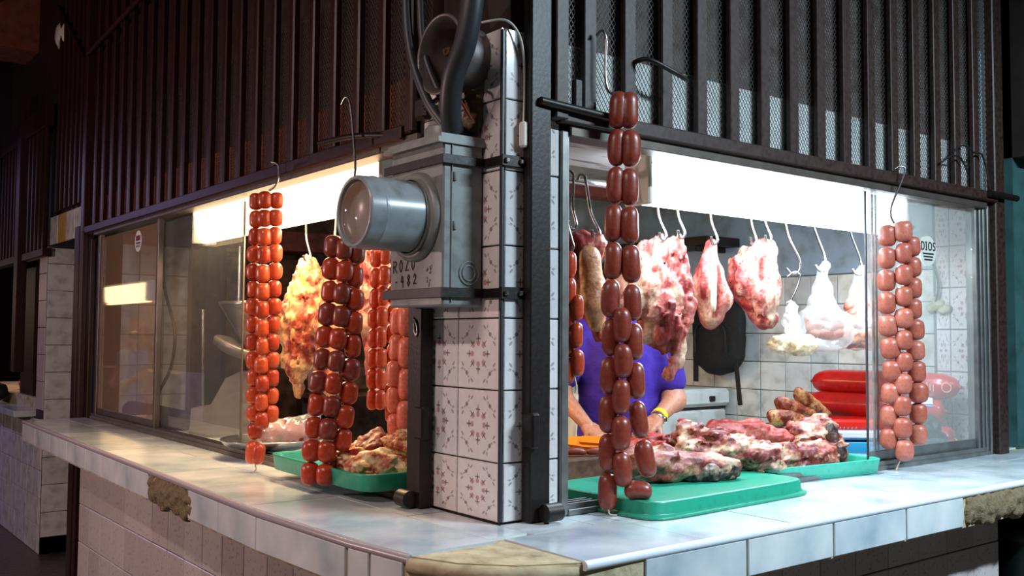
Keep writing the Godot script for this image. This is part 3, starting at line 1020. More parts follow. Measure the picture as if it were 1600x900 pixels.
func grilles() -> void:
	var T := 4.4
	# right: flat bars with expanded metal behind
	var o := thing("security_grille", "brown iron bar grille with diamond mesh above the right window", "grille", Vector3(0, 0, 0))
	var b0 := 2.245
	part(o, "bottom_rail", bx(Vector3(2.66, 0.045, 0.04), 0.004), "brown_iron", at(1.53, 2.262, 0.02))
	part(o, "bottom_rail", bx(Vector3(2.66, 0.02, 0.07), 0.004), "red_iron", at(1.53, 2.248, -0.005))
	part(o, "corner_post", bx(Vector3(0.05, T - b0, 0.05), 0.004), "brown_iron", at(0.19, (T + b0) / 2, 0.02))
	for i in 15:
		var x := 0.315 + 0.1695 * i
		part(o, "bar", bx(Vector3(0.05, T - b0 - 0.02, 0.022), 0.003), "brown_iron", at(x, (T + b0) / 2, 0.018))
	for i in 16:
		var x := 0.315 + 0.1695 * (i - 0.5)
		part(o, "mesh_panel", lattice(0.15, T - b0 - 0.05), "mesh_wire", at(x, b0 + 0.035, -0.004)).set_meta("kind", "stuff")
	part(o, "end_post", bx(Vector3(0.09, T, 0.06), 0.005), "brown_iron", at(2.9, T / 2, 0.0))
	part(o, "backing_sheet", bx(Vector3(2.6, T - 2.495, 0.004), 0), "grey_sheet", at(1.5, (T + 2.495) / 2, -0.02))
	# iron rod and pegs on the rail
	part(o, "rod", pipe([Vector3(0.1, 2.283, 0.05), Vector3(0.39, 2.27, 0.06)], 0.012), "black_iron")
	part(o, "lug", bx(Vector3(0.03, 0.09, 0.02), 0.004), "black_iron", at(0.245, 2.325, 0.045))
	part(o, "peg", pipe(curve([Vector3(0.5, 2.47, 0.02), Vector3(0.52, 2.475, 0.07), Vector3(0.6, 2.445, 0.1), Vector3(0.66, 2.43, 0.1)]), 0.008), "black_iron")
	part(o, "rod", pipe([Vector3(2.75, 2.27, 0.05), Vector3(3.02, 2.27, 0.05)], 0.015), "black_iron")
	part(o, "wire", pipe(curve([Vector3(2.45, 2.42, 0.04), Vector3(2.52, 2.46, 0.05), Vector3(2.62, 2.44, 0.05), Vector3(2.69, 2.44, 0.05), Vector3(2.73, 2.38, 0.05), Vector3(2.76, 2.29, 0.05)]), 0.004), "rubber")
	part(o, "wire", pipe(curve([Vector3(2.34, 2.36, 0.04), Vector3(2.42, 2.4, 0.05), Vector3(2.5, 2.4, 0.05), Vector3(2.56, 2.34, 0.05)]), 0.004), "rubber")
	# left
	o = thing("security_grille", "dark red iron bar grille above the left window", "grille")
	part(o, "bottom_rail", bx(Vector3(0.04, 0.045, 3.88), 0.004), "red_iron", at(-0.02, 2.262, -2.43))
	part(o, "bottom_rail", bx(Vector3(0.07, 0.02, 3.88), 0.004), "old_aluminium", at(0.005, 2.248, -2.43))
	for i in 22:
		var z := -0.46 - 0.1755 * i
		part(o, "bar", bx(Vector3(0.03, T - b0 - 0.02, 0.045), 0.006), "red_iron", at(-0.018, (T + b0) / 2, z))
	for i in 22:
		var z := -0.46 - 0.1755 * (i + 0.5)
		part(o, "mesh_panel", lattice(0.15, 0.6), "mesh_wire", Transform3D(Basis(Vector3.UP, -PI / 2), Vector3(0.004, b0 + 0.035, z))).set_meta("kind", "stuff")
	part(o, "end_post", bx(Vector3(0.07, T - 0.9, 0.07), 0.005), "red_iron", at(-0.01, 2.75, -4.36))
	part(o, "backing_sheet", bx(Vector3(0.004, T - 2.47, 4.0), 0), "dark_wood", at(0.05, (T + 2.47) / 2, -2.38))
	part(o, "brace", pipe([Vector3(-0.05, 3.39, -4.3), Vector3(-0.05, 3.46, -3.25), Vector3(-0.05, 3.56, -2.2)], 0.016, 6), "red_iron")
	for q in [[Vector3(-0.03, 2.27, -0.6), Vector3(-0.07, 2.285, -0.75), Vector3(-0.07, 2.3, -1.0)]]:
		part(o, "peg", pipe(curve(q), 0.01), "black_iron")
	# over the doorway
	o = thing("door_grille", "tall dark grille over the narrow doorway with a slanting brace", "grille")
	for i in 7:
		part(o, "bar", bx(Vector3(0.03, 1.95, 0.035), 0.005), "red_iron", at(0.0, 3.44, -4.47 - 0.125 * i))
	part(o, "brace", pipe([Vector3(-0.03, 3.95, -5.23), Vector3(-0.03, 3.37, -4.42)], 0.014, 6), "red_iron")
	part(o, "backing_sheet", bx(Vector3(0.004, 1.95, 0.95), 0), "red_iron", at(0.06, 3.44, -4.88))


# ---------------------------------------------------------------- the neighbours
func neighbours() -> void:
	var o := structure("wall_neighbour", "tiled pier and base of the next stall on the left")
	part(o, "pier", bx(Vector3(0.26, 2.24, 0.24), 0), "grout", at(0.15, 1.12, -5.67))
	tiling(o, Vector3(0, 0, -5.55), Vector3(1, 0, 0), Vector3.UP, [0.02, 0.28], [0.12, 0.3, 0.5, 0.7, 0.905, 1.12, 1.32, 1.52, 1.72, 1.92, 2.12, 2.24], ["white_tile_0", "white_tile_1"])
	tiling(o, Vector3(0.02, 0, 0), Vector3(0, 0, 1), Vector3.UP, [-5.78, -5.55], [1.04, 1.25, 1.45, 1.65, 1.85, 2.05, 2.24], ["base_tile_1"])
	part(o, "base", bx(Vector3(0.3, 0.98, 4.2), 0), "grout", at(0.17, 0.49, -7.65))
	tiling(o, Vector3(0.02, 0, 0), Vector3(0, 0, 1), Vector3.UP, steps(-9.0, -5.56, 0.2), [0.0, 0.2, 0.4, 0.6, 0.8, 0.97], ["white_tile_0", "white_tile_2"])
	part(o, "ledge", bx(Vector3(0.5, 0.05, 4.1), 0.006), "counter_tile_0", at(0.13, 1.0, -7.9))
	part(o, "inner_ledge", bx(Vector3(0.5, 0.12, 3.0), 0.006), "concrete", at(0.3, 1.05, -7.4))
	var o3 := structure("wall_neighbour_back", "dark rear walls of the next stall on the left")
	part(o3, "back", bx(Vector3(0.1, 4.4, 5.0), 0), "dark_plaster", at(1.3, 2.2, -8.2))
	part(o3, "back", bx(Vector3(1.0, 4.4, 0.1), 0), "dark_plaster", at(0.9, 2.2, -5.75))
	o = structure("trim_3", "tiled lintel over the doorway, white and yellow tiles")
	part(o, "beam", bx(Vector3(0.2, 0.2, 0.95), 0), "grout", at(0.11, 2.345, -5.05))
	for q in [[-4.62, "white_tile_0"], [-4.85, "white_tile_2"], [-5.08, "yellow_tile"], [-5.31, "white_tile_1"]]:
		part(o, "tile", tile(0.21, 0.2, 0.012), q[1], Transform3D(Basis(Vector3(0, 0, 1), Vector3.UP, Vector3(-1, 0, 0)), Vector3(0.012, 2.345, q[0])))
	part(o, "bolt_ring", pipe([Vector3(-0.02, 2.25, -4.42), Vector3(-0.02, 2.275, -4.45), Vector3(-0.02, 2.25, -4.48), Vector3(-0.02, 2.225, -4.45)], 0.008, 8, true), "black_iron")
	var t := thing("iron_shutter", "dark iron shutter panel leaning in the next stall's window", "shutter", Vector3(0.1, 1.03, -6.45))
	part(t, "sheet", bx(Vector3(0.03, 1.1, 0.52), 0.004), "red_iron", at(0, 0.56, 0))
	part(t, "frame", bx(Vector3(0.04, 1.12, 0.03), 0.004), "red_iron", at(-0.005, 0.56, 0.26))
	t = thing("neighbour_grille", "dark bar grille of the next stall on the left", "grille", Vector3(0, 0, 0))
	part(t, "top_rail", bx(Vector3(0.06, 0.16, 3.4), 0.005), "red_iron", at(0.0, 3.22, -7.2))
	part(t, "bottom_rail", bx(Vector3(0.06, 0.06, 3.4), 0.005), "red_iron", at(0.0, 2.2, -7.2))
	for i in 22:
		part(t, "bar", bx(Vector3(0.03, 1.0, 0.05), 0.006), "red_iron", at(0.0, 2.68, -5.6 - 0.13 * i))
	part(t, "post", bx(Vector3(0.07, 2.2, 0.14), 0.006), "red_iron", at(-0.02, 2.4, -6.3))
	part(t, "backing_sheet", bx(Vector3(0.004, 2.2, 3.4), 0), "dark_wood", at(0.08, 3.3, -7.3))
	batten("warm fluorescent lamp inside the next stall on the left", Vector3(0.45, 2.15, -7.6), PI / 2, 1.0, 0.06, "warm_glow", Color(1.0, 0.72, 0.42), 0.5)
	# raw meat on the neighbour's ledge and hanging in its window
	t = thing("meat_cut", "dark red meat at the left edge, on the next stall's ledge", "meat", Vector3(0.25, 1.11, -7.15))
	var g := G.new()
	g.blob([[Vector3(0, 0.05, -0.15), Vector3(0, 0.06, 0.15), 0.06, 0.05], [Vector3(0.02, 0.1, -0.05), Vector3(0, 0.08, 0.1), 0.05, 0.04]], 0.012, 0.03, 0.008, 20.0, RED, 5)
	part(t, "flesh", g.mesh(), "meat")
	t = thing("meat_cut", "pale meat hanging in the next stall at the left edge", "meat", Vector3(0.3, 1.5, -7.0))
	g = G.new()
	g.blob([[Vector3(0, 0.35, 0), Vector3(0, 0, 0), 0.04, 0.08]], 0.012, 0.03, 0.01, 18.0, PALE, 6)
	part(t, "flesh", g.mesh(), "meat")
	part(t, "hook", pipe([Vector3(0, 0.6, 0), Vector3(0, 0.33, 0)], 0.005), "steel")
	# something dark lies on the ledge below
	t = thing("dark_sack", "dark lumpy sack on the ledge at the left edge", "sack", Vector3(-0.05, 1.06, -6.9))
	g = G.new()
	g.blob([[Vector3(0, 0.03, -0.3), Vector3(0, 0.06, 0.1), 0.07, 0.07]], 0.014, 0.03, 0.012, 12.0)
	part(t, "cloth", g.mesh(), "black_cloth")
	# beam and conduit crossing the left aisle overhead
	o = structure("trim_4", "brown roof beam across the left aisle")
	part(o, "beam", bx(Vector3(3.2, 0.9, 0.5), 0.01), "brown_plaster", at(-1.4, 4.35, -6.6))
	part(o, "drop_panel", bx(Vector3(0.25, 1.4, 0.2), 0.01), "brown_plaster", at(-0.62, 3.3, -6.5))
	t = thing("conduit", "grey conduit pipe under the roof beam at top left", "pipe", Vector3(0, 0, 0))
	part(t, "tube", pipe([Vector3(-1.2, 3.6, -6.2), Vector3(-0.1, 4.35, -6.2)], 0.03), "grey_enamel")
	part(t, "clamp", pipe([Vector3(-0.33, 4.19, -6.2), Vector3(-0.28, 4.225, -6.2)], 0.04), "grey_enamel")
	t = thing("wall_lamp", "small round white lamp high above the doorway, unlit", "lamp", Vector3(0.02, 3.76, -5.28))
	g = G.new()
	g.xf = Transform3D(Basis(Vector3(0, 0, 1), Vector3(-1, 0, 0), Vector3(0, -1, 0)), Vector3.ZERO)
	g.lathe([Vector2(0.0001, 0.05), Vector2(0.06, 0.045), Vector2(0.1, 0.02), Vector2(0.105, 0.0)].map(func(q): return q), 20)
	part(t, "globe", g.mesh(), "white_plastic")
	part(t, "plate", bx(Vector3(0.02, 0.24, 0.24), 0.01), "grey_enamel", at(0.012, 0, 0))
	# right edge: the next stall, a curtain and a drum under the counter
	o = structure("wall_next", "teal painted wall of the next stall on the right")
	part(o, "panel", bx(Vector3(3.0, 2.5, 0.1), 0), "teal_paint", at(4.7, 1.25, -0.1))
	part(o, "panel", bx(Vector3(3.0, 2.0, 0.1), 0), "dark_plaster", at(4.7, 3.5, 0.0))
	t = thing("red_sheet", "red hanging sheet at the right edge, on the teal wall", "sheet", Vector3(3.42, 1.08, 0.0))
	g = G.new()
	var p := PackedVector3Array()
	for j in 6:
		for i in 13:
			p.append(Vector3(i * 0.03, j * 0.22, 0.012 * sin(i * 1.7 + j * 0.2)))
	g.grid(p, 13, 6, false)
	for i in p.size():
		p[i].z -= 0.006
	var rev := PackedVector3Array()
	for j in 6:
		for i in 13:
			rev.append(p[j * 13 + 12 - i])
	g.grid(rev, 13, 6, false)
	part(t, "cloth", g.mesh(), "red_sheet")
	part(t, "rail", pipe([Vector3(-0.03, 1.1, 0), Vector3(0.4, 1.1, 0)], 0.01), "steel")
	t = thing("plastic_drum", "dark green drum under the right end of the counter", "drum", Vector3(2.62, 0, 0.32))
	g = G.new()
	g.lathe([Vector2(0.0001, 0.0), Vector2(0.2, 0.0), Vector2(0.215, 0.02), Vector2(0.24, 0.3), Vector2(0.24, 0.55), Vector2(0.225, 0.78), Vector2(0.24, 0.8), Vector2(0.24, 0.83), Vector2(0.22, 0.83), Vector2(0.215, 0.1), Vector2(0.0001, 0.1)], 28)
	part(t, "body", g.mesh(), "green_drum")
	for y in [0.3, 0.55]:
		part(t, "hoop", pipe(ring(0.243, y, 28), 0.01, 6, true), "green_drum")


func ring(r: float, y: float, m := 24) -> Array:
	var out := []
	for i in m:
		out.append(Vector3(cos(TAU * i / m) * r, y, sin(TAU * i / m) * r))
	return out


# ---------------------------------------------------------------- electric meter
func meter() -> void:
	var t := thing("meter_box", "grey electric meter box with round socket on the left face of the pillar", "meter box", Vector3(0, 1.69, -0.23))
	var face := Basis(Vector3(0, 0, 1), Vector3.UP, Vector3(-1, 0, 0))
	var bd := part(t, "body", bx(Vector3(0.138, 0.48, 0.285), 0.005), "grey_enamel", at(-0.071, 0.24, 0.0))
	# rain lid with a sloping front
	var g := G.new()
	g.slab([Vector2(-0.162, -0.152), Vector2(0.0, -0.152), Vector2(0.0, 0.15), Vector2(-0.162, 0.15)], 0.462, 0.478)
	g.slab([Vector2(-0.15, -0.147), Vector2(0.0, -0.147), Vector2(0.0, 0.146), Vector2(-0.15, 0.146)], 0.478, 0.49)
	part(t, "lid", g.mesh(), "grey_enamel")
	# folded edge down the right side, with two snap tabs
	piece(bd, "folded_edge", bx(Vector3(0.004, 0.45, 0.006), 0.001), "grey_enamel", at(-0.112, 0.235, 0.144))
	for y in [0.37, 0.23]:
		piece(bd, "snap_tab", pipe([Vector3(-0.104, y + 0.012, 0.144), Vector3(-0.1, y - 0.012, 0.144)], 0.006, 8), "grey_enamel")
	# knockout rings on the right side
	var k := Basis(Vector3(1, 0, 0), Vector3(0, 0, 1), Vector3(0, -1, 0))
	for r in [0.033, 0.022]:
		piece(bd, "knockout_ring", pipe(ring(r, 0, 24), 0.0028, 6, true), "grey_enamel", Transform3D(k, Vector3(-0.05, 0.095, 0.1435)))
	# round socket
	g = G.new()
	g.xf = Transform3D(Basis(Vector3(0, 0, 1), Vector3(-1, 0, 0), Vector3(0, -1, 0)), Vector3(-0.14, 0.262, 0.0))
	g.lathe([Vector2(0.132, 0.0), Vector2(0.132, 0.006), Vector2(0.126, 0.018), Vector2(0.116, 0.022), Vector2(0.11, 0.018), Vector2(0.108, 0.03)], 40)
	part(t, "socket_ring", g.mesh(), "grey_enamel")
	g = G.new()
	g.xf = Transform3D(Basis(Vector3(0, 0, 1), Vector3(-1, 0, 0), Vector3(0, -1, 0)), Vector3(-0.14, 0.262, 0.0))
	g.lathe([Vector2(0.104, 0.0), Vector2(0.104, 0.15), Vector2(0.106, 0.152), Vector2(0.106, 0.158), Vector2(0.104, 0.16), Vector2(0.103, 0.2), Vector2(0.1, 0.207), Vector2(0.092, 0.207), Vector2(0.09, 0.2), Vector2(0.09, 0.17), Vector2(0.0001, 0.17)], 40)
	var mc := part(t, "meter_cover", g.mesh(), "grey_plastic")
	g = G.new()
	g.xf = Transform3D(Basis(Vector3(0, 0, 1), Vector3(-1, 0, 0), Vector3(0, -1, 0)), Vector3(-0.14, 0.262, 0.0))
	g.lathe([Vector2(0.088, 0.196), Vector2(0.08, 0.204), Vector2(0.05, 0.213), Vector2(0.0001, 0.216)], 32)
	piece(mc, "meter_glass", g.mesh(), "dusty_glass")
	# conduit hub on top
	g = G.new()
	g.lathe([Vector2(0.058, 0.49), Vector2(0.058, 0.522), Vector2(0.05, 0.53), Vector2(0.0001, 0.53)], 24, Vector3(-0.075, 0, 0.05))
	part(t, "hub", g.mesh(), "grey_enamel")
	# marker writing
	var strokes := {
		"R": [[0, 0, 0, 1], [0, 1, 0.5, 0.95, 0.6, 0.75, 0.4, 0.55, 0, 0.5], [0.2, 0.5, 0.65, 0]],
		"O": [[0.3, 1, 0.05, 0.7, 0.05, 0.3, 0.3, 0, 0.55, 0.3, 0.55, 0.7, 0.3, 1]],
		"Z": [[0.05, 0.95, 0.55, 0.95, 0.05, 0.05, 0.6, 0.05]],
		"-": [[0.1, 0.5, 0.4, 0.5]],
		"4": [[0.15, 1, 0.05, 0.45, 0.5, 0.45], [0.4, 0.9, 0.38, -0.05]],
		"8": [[0.3, 0.52, 0.08, 0.75, 0.3, 1, 0.52, 0.75, 0.3, 0.52, 0.05, 0.25, 0.3, 0, 0.55, 0.25, 0.3, 0.52]],
		"2": [[0.05, 0.75, 0.3, 1, 0.5, 0.8, 0.4, 0.5, 0.05, 0.1, 0.6, 0.12]],
	}
	for row in [["ROZO", Vector2(-0.122, 0.105), 0.034, 0.034], ["-482", Vector2(-0.112, 0.06), 0.032, 0.034]]:
		var x: float = row[1].x
		for ch in row[0]:
			g = G.new()
			for st in strokes[ch]:
				var pts := []
				for i in range(0, st.size(), 2):
					pts.append(Vector2(x + st[i] * row[2] * 0.8, row[1].y + st[i + 1] * row[2] + 0.05 * (x + 0.1)))
				g.stroke(pts, 0.0045)
			x += row[3]
			piece(bd, "marker_character", g.mesh(), "marker", Transform3D(face, Vector3(-0.1405, 0, 0)), "handwritten %s in dark marker" % ch)
	g = G.new()
	for i in 14:
		var a := Vector2(0.055 + 0.028 * rng.randf(), 0.06 + 0.055 * rng.randf())
		g.stroke([a, a + Vector2(0.006, 0.0).rotated(rng.randf() * TAU)], 0.004)
	piece(bd, "ink_smudge", g.mesh(), "cable_grey", Transform3D(face, Vector3(-0.1405, 0, 0)))
	# straps, lapped round the box to the pillar's post
	for q in [[2.106, 0.026], [1.728, 0.028]]:
		var s := thing("strap", "%s iron strap holding the meter box to the pillar" % ("upper" if q[0] > 2 else "lower"), "strap", Vector3(0, q[0], 0), "iron straps round the meter box")
		part(s, "front_run", bx(Vector3(0.006, q[1], 0.325), 0.001), "black_iron", at(-0.146, 0, -0.24))
		part(s, "side_run", bx(Vector3(0.15, q[1], 0.006), 0.001), "black_iron", at(-0.075, 0, -0.078))
		part(s, "return_run", bx(Vector3(0.006, q[1], 0.085), 0.001), "black_iron", at(-0.003, 0, -0.038))
		var prn := part(s, "pillar_run", bx(Vector3(0.1, q[1] + 0.006, 0.008), 0.001), "black_iron", at(0.045, 0, 0.006))
		for x in [0.01, 0.062]:
			piece(prn, "bolt", bx(Vector3(0.014, 0.014, 0.01), 0.003), "steel", at(x, 0, 0.014))
	var p := thing("padlock_hasp", "small bright hasp hanging under the meter box", "hasp", Vector3(-0.056, 1.62, -0.36))
	part(p, "loop", pipe([Vector3(0, 0.02, -0.008), Vector3(0, 0.034, 0), Vector3(0, 0.02, 0.008), Vector3(0, -0.004, 0.012), Vector3(0, -0.016, 0.004), Vector3(0, -0.004, -0.004)], 0.0035, 6, true), "steel")
	part(p, "pin", pipe([Vector3(0.0, 0.035, -0.01), Vector3(0.02, 0.06, -0.02)], 0.004, 6), "steel")
	# the old open socket above
	p = thing("open_meter_socket", "round open meter housing with bare terminals above the grey box", "meter housing", Vector3(0.0, 2.305, -0.15))
	g = G.new()
	g.xf = Transform3D(Basis(Vector3(0, 0, 1), Vector3(-1, 0, 0), Vector3(0, -1, 0)), Vector3(0, 0.118, 0.0))
	g.lathe([Vector2(0.095, 0.0), Vector2(0.1, 0.08), Vector2(0.114, 0.11), Vector2(0.118, 0.115), Vector2(0.116, 0.12), Vector2(0.108, 0.117), Vector2(0.096, 0.08), Vector2(0.09, 0.01), Vector2(0.0001, 0.008)], 40)
	part(p, "ring", g.mesh(), "cast_metal")
	for q in [[0.03, -0.045], [-0.04, 0.03], [0.045, 0.04], [-0.055, -0.03]]:
		var tm := part(p, "terminal", bx(Vector3(0.05, 0.022, 0.03), 0.004), "brown_board", at(-0.04, 0.118 + q[0], q[1]))
		piece(tm, "terminal_screw", pipe([Vector3(-0.06, 0.118 + q[0], q[1]), Vector3(-0.072, 0.118 + q[0], q[1])], 0.006, 8), "steel")
	# cables
	p = thing("power_cable", "thick black cable curving down into the meter box beside the pillar", "cable", Vector3(-0.05, 2.2, -0.13))
	part(p, "sheath", pipe(curve([Vector3(-0.03, 0.0, 0.0), Vector3(-0.06, 0.06, 0.03), Vector3(-0.08, 0.14, 0.075), Vector3(-0.08, 0.23, 0.135), Vector3(-0.08, 0.39, 0.17), Vector3(-0.08, 0.7, 0.18), Vector3(-0.08, 1.2, 0.18)]), 0.032, 12), "cable_grey")
	p = thing("power_cable", "thinner dark cable rising along the left of the round housing", "cable", Vector3(-0.09, 2.2, -0.22))
	part(p, "sheath", pipe(curve([Vector3(0.0, 0.02, 0.06), Vector3(-0.02, 0.1, 0.0), Vector3(-0.03, 0.25, -0.075), Vector3(-0.03, 0.42, -0.11), Vector3(-0.02, 0.7, -0.12), Vector3(-0.02, 1.2, -0.12)]), 0.015, 10), "cable_grey")
	part(p, "sheath", pipe(curve([Vector3(0.02, 0.02, 0.08), Vector3(0.01, 0.12, 0.02), Vector3(-0.005, 0.25, -0.04), Vector3(-0.005, 0.42, -0.07), Vector3(0.0, 0.7, -0.08), Vector3(0.0, 1.2, -0.08)]), 0.012, 10), "cable_grey")
	p = thing("cable_clamp", "rusty clamp and wires at the top of the meter box", "clamp", Vector3(-0.07, 2.21, -0.28))
	part(p, "arm", pipe([Vector3(0.0, 0.09, -0.02), Vector3(-0.02, 0.1, 0.12)], 0.008, 8), "black_iron")
	part(p, "wire", pipe(curve([Vector3(0.02, 0.02, 0.2), Vector3(0.0, 0.09, 0.16), Vector3(0.03, 0.1, 0.1), Vector3(0.03, 0.02, 0.08)]), 0.004, 6), "sausage_red", Transform3D(), "rust-coloured wire")
	part(p, "block", bx(Vector3(0.04, 0.07, 0.06), 0.01), "black_iron", at(0.03, 0.1, -0.07))
	# plug and cord at the top right of the pillar
	p = thing("plug_socket", "dirty white plug and cord on the right face of the pillar", "plug", Vector3(0.066, 2.185, 0.004))
	part(p, "plug", bx(Vector3(0.022, 0.075, 0.024), 0.006), "white_plastic", at(0, 0.0, 0.012))
	part(p, "cord", pipe(curve([Vector3(0, 0.035, 0.012), Vector3(0.004, 0.12, 0.01), Vector3(0.0, 0.22, 0.012), Vector3(-0.02, 0.29, 0.012), Vector3(-0.06, 0.325, 0.0), Vector3(-0.1, 0.325, -0.06)]), 0.0035, 6), "white_plastic")


# ---------------------------------------------------------------- sausages
func link_mesh(length: float, r: float, bend: float) -> ArrayMesh:
	var key := "link%.3f,%.3f,%.3f" % [length, r, bend]
	if not TC.has(key):
		var g := G.new()
		var p := PackedVector3Array()
		var m := 15
		for j in m:
			var t := -1.0 + 2.0 * j / (m - 1)
			t = sin(t * PI / 2)
			var rr := r * pow(maxf(1.0 - pow(absf(t), 3.8), 0.0), 0.46) + 0.0016
			for i in 14:
				var w := -TAU * i / 14
				p.append(Vector3(cos(w) * rr + bend * (1 - t * t), t * length / 2, sin(w) * rr))
		g.grid(p, 14, m, true)
		TC[key] = g.mesh()
	return TC[key]


const R0 := Vector3(0.7891, 0, 0.6143)      # across the view
const F0 := Vector3(0.6143, 0, -0.7891)     # away from the viewer


# strands hold points (across, height); the string hangs from base
func sausages(label: String, base: Vector3, strands: Array, pitch: float, r: float, mats: Array, hook: Array, tail: Array = [], fill := 0.98) -> void:
	var lowest := 9.0
	for s in strands:
		for q in s[0]:
			lowest = minf(lowest, q.y)
	var o := Vector3(base.x, lowest, base.z)
	var t := thing("sausage_string", label, "sausages", o, "strings of sausages hung in the windows")
	for s in strands:
		var pts := []
		for q in s[0]:
			var w: Vector2 = q
			pts.append(Vector3(base.x, w.y, base.z) + R0 * w.x - F0 * s[1] - o)
		var path := curve(pts, 8)
		var acc := [0.0]
		for i in range(1, path.size()):
			acc.append(acc[-1] + (path[i] - path[i - 1]).length())
		var m := maxi(1, roundi(acc[-1] / pitch))
		var step: float = acc[-1] / m
		for i in m:
			var a := along(path, acc, i * step)
			var b := along(path, acc, (i + 1) * step)
			var y := (b - a).normalized()
			var sp := rng.randf() * TAU
			var x := y.cross(Vector3(cos(sp), 0.01, sin(sp))).normalized()
			var mesh := link_mesh(snappedf(step * fill, 0.004), r, [0.0, 0.002, 0.004][rng.randi() % 3])
			var sw := rng.randf_range(0.92, 1.06)
			var jit := R0 * rng.randf_range(-0.002, 0.002) - F0 * rng.randf_range(-0.004, 0.004)
			part(t, "link", mesh, mats[rng.randi() % mats.size()], Transform3D(Basis(x * sw, y * rng.randf_range(0.97, 1.03), x.cross(y) * sw), (a + b) / 2 + jit))
	if hook:
		var hp := []
		for q in hook:
			hp.append(Vector3(base.x, q.y, base.z) + R0 * q.x - o)
		part(t, "hook", pipe(curve(hp, 6), 0.0045, 8), "steel")
	if tail:
		var tp := []
		for q in tail:
			tp.append(Vector3(base.x, q.y, base.z) + R0 * q.x - F0 * 0.02 - o)
		part(t, "twine", pipe(curve(tp, 4), 0.0025, 6), "twine")


func along(path: Array, acc: Array, d: float) -> Vector3:
	for i in range(1, path.size()):
		if acc[i] >= d:
			var f: float = (d - acc[i - 1]) / maxf(acc[i] - acc[i - 1], 1e-6)
			return path[i - 1].lerp(path[i], f)
	return path[-1]


